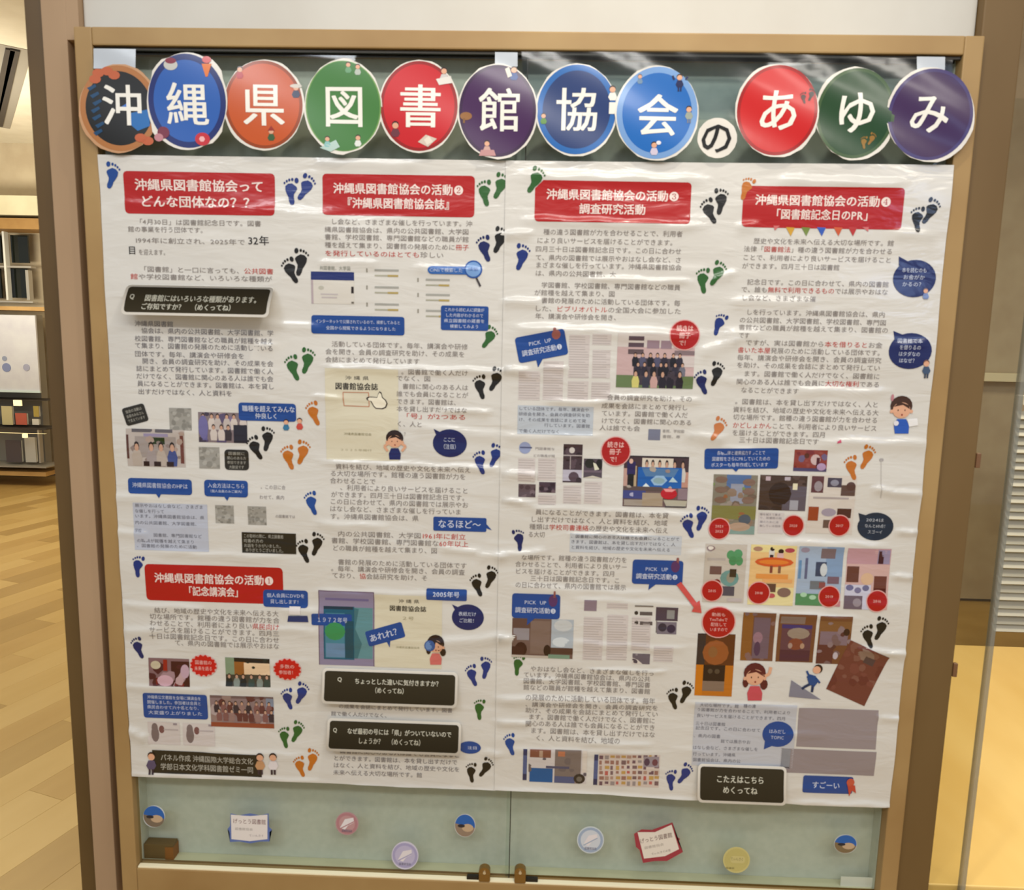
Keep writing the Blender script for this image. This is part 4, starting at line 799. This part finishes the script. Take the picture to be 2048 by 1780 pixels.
# column four pictures
pic((1586, 899, 1652, 942), (140, 66, 60), [('n', 14, [(150, 80, 74), (120, 50, 54), (110, 96, 130)], .1), ('e', .3, .15, .46, .4, (90, 50, 36)), ('e', .5, .2, .8, .7, (200, 176, 176)), ('r', .68, .35, .78, .9, (80, 36, 44)), ('r', 0, .85, 1, 1, (80, 74, 110)), ('e', .7, .6, .98, .95, (176, 150, 186))])
pic((1423, 949, 1511, 1067), (130, 124, 110), [('r', .3, 0, .85, .25, (84, 110, 156)), ('r', .4, .15, .7, .48, (146, 150, 166)), ('n', 16, [(140, 120, 104), (112, 96, 84), (150, 140, 130)], .1)]+[('e', .04, .03+.17*k, .32, .14+.17*k, (124, 100, 86)) for k in range(3)]+[('e', .66, .06+.15*k, .95, .18+.15*k, (128, 104, 92)) for k in range(3)]+[('r', 0, .52, 1, .75, (128, 126, 76)), ('n', 6, [(170, 130, 80), (120, 140, 80), (150, 100, 70)], .06), ('e', .62, .66, .9, .84, (84, 92, 104)), ('r', .3, .86, 1, 1, (130, 156, 150)), ('e', .4, .8, .9, .95, (176, 150, 130))], 'poster_print')
pic((1517, 950, 1611, 1020), (74, 58, 50), [('n', 12, [(64, 50, 44), (90, 72, 66)], .1), ('r', .5, .3, 1, 1, (96, 88, 98)), ('r', .7, .22, .8, .4, (226, 220, 190)), ('r', .12, .04, .22, .16, (190, 170, 180)), ('r', .52, .04, .64, .14, (180, 170, 180)), ('e', .2, .2, .68, .85, (56, 42, 36)), ('r', .66, .7, .84, .98, (160, 160, 170))], 'poster_print')
panel((1515, 1024, 1566, 1066), (206, 200, 200), [(1518, 1560, 1028), (1518, 1562, 1035), (1518, 1556, 1043), (1518, 1560, 1051)], pitch=6, h=5, tc=(150, 144, 150))
pic((1614, 950, 1707, 1067), (212, 204, 196), [('r', .04, .02, .30, .30, (96, 62, 66)), ('e', .1, .1, .28, .28, (150, 140, 146)), ('r', .38, .04, .68, .2, (74, 68, 84)), ('e', .44, .07, .62, .18, (140, 140, 156)), ('r', .68, .16, .98, .34, (96, 76, 72)), ('e', .78, .1, .98, .25, (90, 66, 64)), ('r', .1, .37, .86, .40, (170, 160, 160)), ('r', .02, .54, .24, .78, (150, 72, 44)), ('e', .3, .56, .62, .70, (160, 150, 166)), ('r', .64, .56, .94, .72, (80, 52, 46)), ('r', .36, .76, .56, .9, (104, 84, 76))], 'poster_print')
for cx, cy, r_, t in ((1437, 1056, 20, ('2021', '2022')), (1585, 1050, 20, ('2020',)), (1677, 1050, 20, ('2017',)), (1423, 1180, 20, ('2015',)), (1516, 1184, 21, ('2018',)), (1656, 1191, 20, ('2019',)), (1751, 1200, 20, ('2016',))):
    reddisc(cx, cy, r_, r_, [(s_, cx, cy+(k*10-(5 if len(t) > 1 else 0)), 16, 7) for k, s_ in enumerate(t)])
pic((1406.5, 1087, 1489.5, 1204), (196, 188, 178), [('e', .03, .03, .24, .12, (140, 120, 124)), ('e', .06, .04, .2, .1, (224, 216, 206)), ('r', .06, .24, .5, .28, (180, 172, 168)), ('e', .52, .1, .72, .26, (86, 150, 104)), ('e', .68, .08, .9, .24, (86, 150, 104)), ('e', .58, .2, .78, .36, (76, 140, 94)), ('e', .74, .2, .92, .36, (80, 146, 98)), ('r', .14, .38, .42, .52, (110, 84, 80)), ('e', .4, .44, .85, .72, (110, 150, 146)), ('e', .55, .48, .75, .66, (150, 146, 130)), ('r', .62, .42, .78, .56, (66, 54, 44)), ('r', .42, .72, .76, .88, (84, 80, 92)), ('e', .24, .6, .42, .74, (130, 40, 40)), ('r', .6, .92, .95, .98, (190, 180, 180))], 'poster_print')
pic((1497, 1089, 1588, 1209), (228, 190, 132), [('r', 0, .0, 1, .12, (228, 212, 150)), ('r', 0, .7, 1, 1, (226, 214, 160)), ('e', .05, .03, .26, .11, (170, 130, 110)), ('e', .74, .04, .96, .12, (176, 70, 90)), ('r', .4, .08, .52, .22, (210, 206, 200)), ('r', .42, .16, .5, .24, (60, 40, 50)), ('e', .42, .03, .52, .1, HR), ('e', .6, .06, .72, .14, HR), ('r', .58, .13, .72, .24, (216, 180, 180)), ('e', .1, .2, .95, .36, (206, 92, 50)), ('e', .18, .24, .85, .32, (222, 130, 56)), ('r', .44, .34, .5, .46, (130, 70, 60)), ('r', .62, .34, .68, .46, (130, 90, 70)), ('r', .15, .48, .85, .56, (224, 150, 80)), ('r', .3, .56, .95, .62, (226, 168, 110)), ('r', .06, .68, .4, .82, (110, 50, 40)), ('r', .34, .64, .6, .78, (96, 70, 60)), ('e', .64, .70, .94, .86, (130, 104, 96)), ('e', .44, .8, .6, .88, (186, 84, 90))], 'poster_print')
pic((1592.5, 1092, 1682, 1210), (160, 178, 202), [('r', .62, .0, 1, .5, (130, 156, 190)), ('e', .04, .02, .24, .11, (150, 140, 160)), ('r', .5, .03, .82, .2, (120, 104, 110)), ('r', .02, .24, .08, .55, (100, 140, 180)), ('r', .16, .2, .22, .55, (96, 100, 130)), ('r', .4, .26, .64, .5, (64, 72, 96)), ('e', .5, .28, .66, .5, (200, 206, 210)), ('r', .68, .5, .94, .62, (120, 96, 110)), ('r', .3, .58, .62, .72, (110, 116, 124)), ('r', .5, .6, .64, .7, (140, 80, 80)), ('r', 0, .8, .6, 1, (86, 140, 96)), ('e', .1, .78, .25, .86, (170, 210, 180)), ('e', .3, .82, .46, .9, (170, 210, 180)), ('r', .6, .9, 1, 1, (190, 130, 140))], 'poster_print')
pic((1689, 1096, 1776, 1217), (206, 172, 168), [('r', 0, 0, 1, .26, (190, 150, 160)), ('r', .7, .02, .98, .25, (150, 140, 170)), ('r', .72, .04, .84, .25, (70, 40, 50)), ('r', .02, .30, .3, .56, (104, 66, 58)), ('r', .66, .45, .95, .78, (110, 66, 58)), ('r', .66, .65, .95, .78, (84, 36, 34)), ('e', .35, .4, .65, .6, (214, 180, 150)), ('r', 0, .6, .6, 1, (200, 200, 220)), ('e', .02, .6, .2, .70, (110, 110, 150)), ('e', .22, .64, .38, .74, (120, 116, 150)), ('e', .4, .6, .56, .7, (110, 110, 146)), ('r', 0, .78, .42, 1, (110, 96, 110)), ('e', .2, .82, .4, .96, (150, 140, 150))], 'poster_print')
reddisc(1436, 1242, 32, 30, [('動画も', 1436, 1227, 28, 8), ('YouTubeで', 1436, 1237, 36, 8), ('配信して', 1436, 1247, 32, 8), ('いますので', 1436, 1257, 36, 8)])
OB = (150, 100, 46)
pic((1391, 1266, 1466, 1390), (96, 56, 28), [('r', 0, 0, .22, .5, (60, 50, 50)), ('e', .15, .1, .85, .5, (150, 88, 50)), ('e', .3, .2, .55, .38, (140, 96, 60)), ('r', 0, .5, 1, 1, (186, 112, 40)), ('r', 0, .5, .2, 1, (200, 120, 30)), ('r', .2, .5, .78, .76, (48, 36, 26)), ('e', .32, .56, .45, .64, (84, 72, 60)), ('e', .5, .56, .64, .64, (84, 72, 60)), ('r', .2, .76, .78, .92, (130, 110, 96))])
pic((1482, 1223, 1547, 1320), (116, 78, 60), [('r', 0, 0, .32, 1, (136, 90, 48)), ('n', 14, [(120, 96, 100), (110, 86, 90), (130, 100, 96)], .12), ('r', .35, .1, .85, .95, (112, 92, 104)), ('e', .35, .4, .65, .65, (150, 116, 130)), ('e', .4, .6, .6, .9, (84, 60, 84))])
pic((1553, 1226, 1628, 1323), (116, 76, 52), [('r', .05, .05, .7, .2, (130, 112, 104)), ('r', .1, .22, .9, .85, (100, 66, 74)), ('r', .1, .22, .9, .3, (70, 56, 110)), ('e', .25, .28, .85, .52, (150, 134, 120)), ('e', .3, .5, .7, .75, (130, 72, 56)), ('r', .1, .75, .9, .98, (84, 50, 60)), ('e', .3, .6, .42, .72, (166, 140, 130)), ('e', .62, .6, .74, .72, (176, 144, 120))])
pic((1634, 1230, 1699, 1327), (116, 76, 52), [('r', 0, .1, 1, .35, (130, 92, 60)), ('r', .05, .32, .9, .6, (130, 110, 120)), ('r', 0, .6, .5, 1, (96, 56, 52)), ('n', 12, [(120, 96, 96), (140, 120, 124), (90, 56, 52)], .1), ('e', .5, .75, .66, .9, (190, 180, 190)), ('e', .75, .25, .95, .4, (60, 40, 30))])
pic((1670, 1291, 1756, 1398), (112, 64, 56), [('n', 18, [(120, 70, 62), (104, 56, 50), (126, 84, 74)], .12), ('e', .2, .03, .7, .25, (140, 116, 104)), ('r', .5, .15, .75, .28, (84, 66, 66))], rot=-22, base=.0008)
# ------------------------------------------------------------------ lift-up question flaps
def flap(bb, a0, a1, lines, label, dyl=1., tw=0., stretch=1.0, r=8, inner=5):
    """bb: apparent px box; the card hinges along its top edge"""
    x0, y0, x1, y1 = bb; Y0 = POSTER_Y-(.0078 if x0 < 1000 else .0108); g = Ink(None, 0, Y0).frame((x0+x1)/2, (y0+y1)/2)
    X0, ZT = g(-(x1-x0)/2, -(y1-y0)/2); X1, ZB = g((x1-x0)/2, (y1-y0)/2); L = (ZT-ZB)*stretch
    mp = map_flap(ZT, L, Y0, a0, a1, (X0, X1), tw)
    def rr(ix, r_):
        pts = []; w0, w1, t, b = X0+ix, X1-ix, ZT-ix, ZT-L+ix
        for qx, qz, k in ((w1, t, 0), (w1, b, 1), (w0, b, 2), (w0, t, 3)):
            cx = qx-r_ if k in (0, 1) else qx+r_; cz = qz-r_ if k in (0, 3) else qz+r_
            for j in range(5):
                a = [math.pi/2, 0, -math.pi/2, math.pi][k]-j*math.pi/8; pts.append((cx+r_*math.cos(a), cz+r_*math.sin(a)))
        return pts
    c = slab('question_flap', rr(0, .010), mp, .0010, (232, 230, 224), None, M_MATTE, gz=.004, gx=.02); tag(c, label, 'card', 'lift-up question cards on the posters')
    I = Ink(mp, .0003, Y0); I.poly(rr(.0055, .007), (66, 62, 52), 0); I.build('flap_print', c, M_MATTE)
    J = Ink(mp, .0006, Y0)
    for s_, u, v, w, h in lines:
        gx0 = X0+(X1-X0)*u; gz0 = ZT-L*v; adv = 0; it = []
        for ch in s_: q = glyph(ch, .015); it.append((q, adv)); adv += q[2]
        k = w*.001/adv
        for (vv, fs, a), xo in it:
            if not len(vv): continue
            for q, (ox, oy) in enumerate([(-.018, -.01), (.018, -.01), (-.018, .01), (.018, .01)]):
                i = len(J.v); J.v += [(gx0+(xo+p[0]+ox)*k-w*.0005, gz0+(p[1]+oy-.36)*h*.001) for p in vv]; J.f += [tuple(i+j for j in f) for f in fs]; J.c += [lin((226, 228, 216))]*len(vv); J.l += [q*.15]*len(vv)
    J.build('lettering', c, M_MATTE)
    return c
flap((256, 572, 549, 622), .72, .2, [('Q', .06, .42, 11, 16), ('図書館にはいろいろな種類があります。', .54, .47, 246, 17), ('ご存知ですか？　（めくってね）', .45, .74, 200, 15)], 'black question card lifted furthest off the sheet, at the upper left', stretch=1.38, tw=.3)
flap((645, 1341, 915, 1405), .05, .35, [('Q', .13, .30, 11, 13), ('ちょっとした違いに気付きますか？', .56, .34, 196, 14), ('（めくってね）', .50, .58, 80, 14)], 'black question card below the teal booklet, upper of the two in the second column', stretch=1.03)
flap((655, 1441, 922, 1496), .05, .5, [('Q', .06, .36, 10, 13), ('なぜ最初の号には「県」がついていないので', .54, .38, 238, 14), ('しょうか？　（めくってね）', .48, .66, 150, 14)], 'black question card at the foot of the second column, lower of the two there', stretch=1.08)
flap((1394, 1531, 1571, 1600), .05, .32, [('こたえはこちら', .48, .38, 108, 18), ('めくってね', .48, .66, 78, 17)], 'black answer card with broad white border at the bottom of the right half', stretch=1.02)
# ------------------------------------------------------------------ stickers on the glass below
def sticker(px, col, label, draw, Y=.0115):
    o = slab('sticker', outline(px, Y), map_flat(Y), .0006, col, None, M_MATTE, gz=1, gx=1); tag(o, label, 'sticker', 'stickers on the glass under the poster')
    I = Ink(map_flat(Y), .0003, Y); draw(I); I.build('sticker_print', o, M_MATTE, cut=False)
def circ(cx, cy, rx, ry, n=28): return [(cx+rx*math.cos(2*math.pi*k/n), cy+ry*math.sin(2*math.pi*k/n)) for k in range(n)]
def sky(cx, cy, rx, ry, c2):
    def d(I):
        I.ell(cx, cy, rx-1, ry-1, (58, 104, 178), 0, 24); I.ell(cx, cy, rx-1, ry-1, c2, 1, 14, 10, 190) ; I.ell(cx+rx*.25, cy+ry*.2, rx*.55, ry*.35, (196, 170, 140), 2, 12); I.ell(cx-rx*.35, cy+ry*.02, rx*.35, ry*.15, (60, 56, 60), 3, 10)
    return d
def badge(cx, cy, r, ring, wing, lines=()):
    def d(I):
        I.ell(cx, cy, r-2, r-2, ring, 0, 24); I.ell(cx, cy, r-7, r-7, wing, 1, 20)
        I.P([(cx-14, cy+8), (cx-4, cy-9), (cx+13, cy-12), (cx+14, cy-2), (cx+2, cy+4), (cx-4, cy+12)], (228, 222, 226), 2); I.line([(cx-14, cy+10), (cx+14, cy-4)], 2, ring, 3)
        I.text(cx, cy+r*.62, r*.9, 6, '図書館協会', (110, 106, 130), 0, 4)
    return d
sticker(circ(308, 1633, 22, 22), (200, 206, 210), 'round blue and brown photo sticker above the wooden block', sky(308, 1633, 22, 22, (126, 112, 96)))
sticker([(461, 1627), (478, 1631), (500, 1627), (520, 1631), (537, 1627), (538, 1654), (544, 1660), (539, 1664), (539, 1683), (520, 1683), (500, 1687), (480, 1683), (460, 1684), (459, 1664), (455, 1658), (460, 1652)], (96, 116, 176), 'blue-edged white sticker shaped like an open book', lambda I: (I.P([(462, 1629), (500, 1632), (535, 1629), (535, 1678), (500, 1682), (463, 1678)], (232, 226, 224), 1), I.text(499, 1643, 66, 11, 'げっとう図書館', (110, 60, 64), .02, 2), I.text(488, 1658, 36, 6, '図書館協会', (170, 164, 160), 0, 2), I.text(513, 1671, 30, 5, 'てぃんさぐ', (140, 130, 136), 0, 2)))
sticker(circ(694, 1647, 23, 23), (184, 146, 150), 'dusty pink round sticker', badge(694, 1647, 23, (180, 130, 136), (190, 150, 152)))
sticker(circ(810, 1711, 27, 28), (206, 202, 220), 'pale lilac round sticker with a white open book, lowest left of the locks', badge(810, 1711, 27, (170, 164, 200), (190, 184, 212)))
sticker(circ(930, 1651, 21, 23), (206, 206, 206), 'round sticker with blue top and sandy bottom, above the left lock', sky(930, 1651, 21, 23, (150, 130, 112)))
sticker(circ(1181, 1680, 27, 27), (206, 214, 220), 'pale blue and white round sticker right of the locks', badge(1181, 1680, 27, (160, 176, 200), (206, 212, 222)))
sticker([(1268, 1668), (1283, 1659), (1304, 1660), (1345, 1645), (1352, 1672), (1360, 1678), (1356, 1684), (1366, 1704), (1334, 1722), (1310, 1722), (1286, 1726), (1279, 1700), (1272, 1694)], (160, 60, 70), 'tilted red-edged white sticker shaped like an open book', lambda I: (I.P([(1275, 1664), (1310, 1664), (1343, 1649), (1358, 1698), (1330, 1712), (1288, 1717)], (230, 222, 212), 1), I.text(1312, 1676, 66, 11, 'げっとう図書館', (100, 62, 60), .02, 2, 14), I.text(1308, 1692, 40, 6, '図書館協会', (170, 160, 150), 0, 2, 14), I.text(1322, 1704, 40, 5, 'てぃんさぐの花', (110, 90, 90), 0, 2, 14)))
sticker(circ(1473, 1720, 27, 26), (206, 196, 130), 'pale yellow round sticker', lambda I: (I.ell(1473, 1720, 24, 23, (196, 186, 120), 0, 24), I.rrect(1461, 1712, 1490, 1726, (206, 196, 136), 1, 5), I.text(1474, 1718, 26, 7, 'てぃんさぐ', (130, 120, 80), .01, 2), I.text(1460, 1736, 18, 4, '図書館', (130, 120, 80), 0, 2)))
sticker(circ(1691, 1688, 23, 19), (196, 200, 200), 'oval blue and brown photo sticker at the right, above the blank card', sky(1691, 1688, 23, 19, (130, 112, 84)))
# ------------------------------------------------------------------ right: table, acrylic screen, slats
M_TABLE = mottled('pale_maple', (250, 216, 140), (240, 202, 122), (1, .3, 1), .35, .02, nscale=4)
t = empty('low_table', (1.75, .8, 0)); tag(t, 'low pale maple table beyond the right end of the noticeboard', 'table')
def tp(mb, n, m_): o = mb.build(n, m_, t); o.location = (-1.75, -.8, 0)
tp(MB().box(.993, 2.75, .033, 1.5, .255, .30, .004), 'table_top', M_TABLE)
for lx in (1.06, 2.66):
    for ly in (.18, 1.42): tp(MB().box(lx-.03, lx+.03, ly-.03, ly+.03, 0, .255, .004), 'leg', M_TABLE)
sc = empty('acrylic_screen', (1.03, .02, .3)); tag(sc, 'clear acrylic screen standing beside the right-hand brown post', 'screen')
M_ACR = thin_glass('clear_acrylic', (.90, .90, .86), .03); M_ACE = mat('acrylic_edge', (140, 142, 136), .3, spec=.5)
q = MB().box(.9905, 1.066, .020, .024, .16, 2.05).build('clear_panel', M_ACR, sc); q.location = (-1.03, -.02, -.3)
q = MB().box(1.066, 1.0755, .014, .030, .16, 2.05, .001).build('edge_strip', mat('acrylic_edge_face', (150, 152, 144), .35, alpha=.55), sc); q.location = (-1.03, -.02, -.3)
for z in (W(1948, 925, .01)[1], W(1925, 1345, .01)[1]):
    q = MB().box(.9905, 1.000, .010, .0195, z-.012, z+.02, .002).build('clip', mat('brown_clip', (120, 86, 60), .4), sc); q.location = (-1.03, -.02, -.3)
BX = W(2003, 1100, 1.62)[0]+.9
bl = empty('window_blind', (BX, 1.62, 1.0)); tag(bl, 'pale horizontal slatted blind behind the acrylic screen', 'blind')
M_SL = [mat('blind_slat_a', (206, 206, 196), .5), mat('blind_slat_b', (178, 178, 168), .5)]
proto = [None, None]; z = .34; k = 0
while z < 1.30:
    j = k % 2
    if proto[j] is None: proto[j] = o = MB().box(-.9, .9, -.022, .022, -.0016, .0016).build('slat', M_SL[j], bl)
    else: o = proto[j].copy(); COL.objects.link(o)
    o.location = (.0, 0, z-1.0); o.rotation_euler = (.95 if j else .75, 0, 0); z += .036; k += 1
q = MB().box(-.9, .9, -.03, .03, .32, .36, .004).build('head_rail', M_SL[0], bl)
for lx in (-.6, .1, .7): MB().box(lx-.002, lx+.002, -.024, -.0225, -.66, .33).build('ladder_cord', M_SL[1], bl)
tag(MB().box(1.2, 3.6, 2.90, 2.995, 1.36, 1.41, .004).build('picture_rail', mat('pale_rail', (236, 228, 196), .4)), 'pale horizontal rail on the beige wall behind the acrylic screen', 'rail')
# ------------------------------------------------------------------ left: far part of the library
DY = 5.9
def WB(x0, y0, x1, y1, Y): a = W(x0, y0, Y); b = W(x1, y1, Y); return a[0], b[0], b[1], a[1]
M_SHELF = mottled('shelf_wood', (186, 150, 96), (170, 134, 82), (1, 1, 1), .5); M_DKSH = mat('dark_interior', (64, 58, 54), .6); M_MET = mat('grey_metal_frame', (170, 166, 158), .4, metal=.3)
M_PALE = mat('pale_frame', (212, 214, 208), .5); M_NIGHT = mat('night_glass', (22, 26, 22), .08, spec=.5)
def wbox(mb, x0, y0, x1, y1, Y, d=.1, bev=0, ext=0):
    a, b, c, e = WB(x0, y0, x1, y1, Y); return mb.box(a-ext, b, Y, Y+d, c, e, bev)
# beam, window
st(wbox(MB(), -260, 431, 100, 459, 5.7, .3).build('trim_1', mottled('brown_beam', (150, 116, 66), (136, 102, 56))))
st(wbox(MB(), -260, 386, 100, 431, 5.75, .3).build('trim_2', mottled('cream_soffit', (200, 194, 166), (192, 184, 156))))
win = st(empty('window_1', (W(40, 600, 5.95)[0], 5.95, W(40, 600, 5.95)[1])))
def sub(mb, n, m_, p): o = mb.build(n, m_, p); o.location = -Vector(p.location); return o
for xa, xb in ((-260, -120), (-112, -62), (-56, 4), (20, 58)):
    for ya, yb in ((470, 526), (536, 596)): sub(wbox(MB(), xa, ya, xb, yb, 6.0, .02), 'window_pane', M_NIGHT, win)
sub(wbox(MB(), 3, 462, 17, 600, 5.90, .06), 'window_mullion', M_PALE, win)
for xa in (-62, -118): sub(wbox(MB(), xa, 462, xa+8, 600, 5.92, .06), 'window_mullion', M_PALE, win)
sub(wbox(MB(), 50, 540, 60, 600, 5.92, .06), 'window_mullion', M_MET, win)
sub(wbox(MB(), -260, 526, 62, 536, 5.91, .08), 'window_rail', M_MET, win)
sub(wbox(MB(), -260, 596, 66, 606, 5.91, .08), 'window_sill', M_MET, win)
# shelf unit with display panel
sh = empty('display_shelf', (W(30, 955, 5.8)[0], 5.8, 0)); tag(sh, 'low wooden display shelf with lit ledges under the far window', 'shelf')
sub(wbox(MB(), -300, 606, 92, 622, 5.62, .3), 'top_board', M_SHELF, sh)
sub(wbox(MB(), -300, 622, 92, 930, 5.86, .1), 'back_board', mat('grey_back', (150, 146, 136), .6), sh)
sub(wbox(MB(), -300, 792, 92, 802, 5.60, .26), 'shelf_board', M_DKSH, sh)
sub(wbox(MB(), -300, 850, 92, 858, 5.58, .28), 'shelf_board', M_DKSH, sh)
sub(wbox(MB(), -300, 858, 90, 868, 5.56, .03), 'light_strip', mat('lit_strip', (255, 236, 190), .5, emit=(255, 226, 160), es=1.1), sh)
sub(wbox(MB(), 44, 868, 52, 876, 5.555, .03), 'light_clip', mat('lit_clip', (255, 240, 200), .5, emit=(255, 230, 170), es=1.0), sh)
sub(wbox(MB(), 26, 800, 42, 812, 5.59, .02), 'light_clip', mat('lit_clip2', (255, 240, 200), .5, emit=(255, 230, 170), es=.9), sh)
sub(wbox(MB(), -300, 926, 92, 934, 5.56, .3), 'shelf_board', M_MET, sh)
sub(wbox(MB(), -300, 934, 92, 953, 5.60, .3), 'plinth', mottled('plinth_wood', (206, 168, 106), (192, 152, 92)), sh)
sub(wbox(MB(), 74, 858, 82, 926, 5.60, .05), 'upright', M_MET, sh)
pn = wbox(MB(), -260, 624, 80, 786, 5.60, .02).build('information_sheet', mottled('pale_panel', (206, 208, 214), (196, 196, 206), rough=.5)); tag(pn, 'pale poster panel with small blue spots on the far display shelf', 'panel')
for x, y, rx, ry, c in ((8, 717, 5, 6, (140, 148, 172)), (12, 735, 9, 8, (124, 134, 174)), (52, 735, 7, 7, (158, 160, 184)), (-60, 720, 9, 9, (140, 146, 176))):
    x_, z_ = W(x, y, 5.59); r_ = rx/1500*7.2
    MB().cyl(x_, 5.597, z_, r_, .004, 'Y', 14).build('panel_spot', mat('spot_blue', c, .5), pn)
wbox(MB(), -260, 774, 80, 786, 5.585, .02).build('panel_foot', mat('pale_blue_foot', (206, 224, 226), .4), pn)
BK = [((2, 812, 26, 850), (206, 196, 150), 'cream book lying face out on the far upper ledge'), ((30, 826, 54, 850), (196, 100, 80), 'red book on the far upper ledge'), ((64, 838, 78, 850), (226, 224, 214), 'small white book at the end of the far upper ledge'), ((66, 812, 78, 834), (180, 160, 80), 'mustard yellow book on the far upper ledge'), ((10, 880, 44, 925), (84, 76, 80), 'dark grey book on the far lower ledge'), ((48, 874, 73, 925), (190, 190, 186), 'pale grey book on the far lower ledge'), ((-40, 816, -10, 850), (120, 130, 150), 'blue-grey book on the far upper ledge, beyond the cream one')]
for bb, c, lb in BK:
    e_ = empty('book', (W((bb[0]+bb[2])/2, bb[3], 5.66)[0], 5.66, W(bb[0], bb[3], 5.66)[1])); tag(e_, lb, 'book', 'books on the far display shelf')
    sub(wbox(MB(), *bb, 5.64, .006, .001), 'front_cover', mat('cover', c, .5), e_); a, b2, c2, e2 = WB(*bb, 5.64)
    sub(MB().box(a+.004, b2-.004, 5.646, 5.672, c2+.004, e2-.004), 'page_block', M_PALE, e_); sub(wbox(MB(), *bb, 5.672, .006, .001), 'back_cover', mat('cover', c, .5), e_)
# ceiling slot vent
v = empty('ceiling_vent', (0, 0, 3.4)); tag(v, 'dark twin-slot ceiling vent at the far upper left', 'vent')
def onceil(px, py, z=3.39): d = AF+AR*(px-1024)/F-AU*(py-890)/F; t_ = (z-CP[2])/d[2]; p = CP+d*t_; return Vector(p)
for (pa, pb, n_, m_) in (((30, 100), (-2, 252), 'slot', M_DKSH), ((21, 99), (-14, 252), 'slot', M_DKSH)):
    a = onceil(*pa); b = onceil(*pb); d = (b-a); L_ = d.length; mid = (a+b)/2
    o = MB().box(-.028, .028, -L_/2, L_/2, -.012, .0, .002).build(n_, m_, v); o.location = (mid.x, mid.y, -.004); o.rotation_euler = (0, 0, math.atan2(d.y, d.x)-math.pi/2)
a = onceil(26, 98); b = onceil(-8, 254); d = b-a; mid = (a+b)/2
o = MB().box(-.11, .11, -d.length/2-.02, d.length/2+.02, -.004, .0, .001).build('vent_frame', M_MET, v); o.location = (mid.x, mid.y, 0); o.rotation_euler = (0, 0, math.atan2(d.y, d.x)-math.pi/2)
COL.objects.unlink(_go); bpy.data.objects.remove(_go)
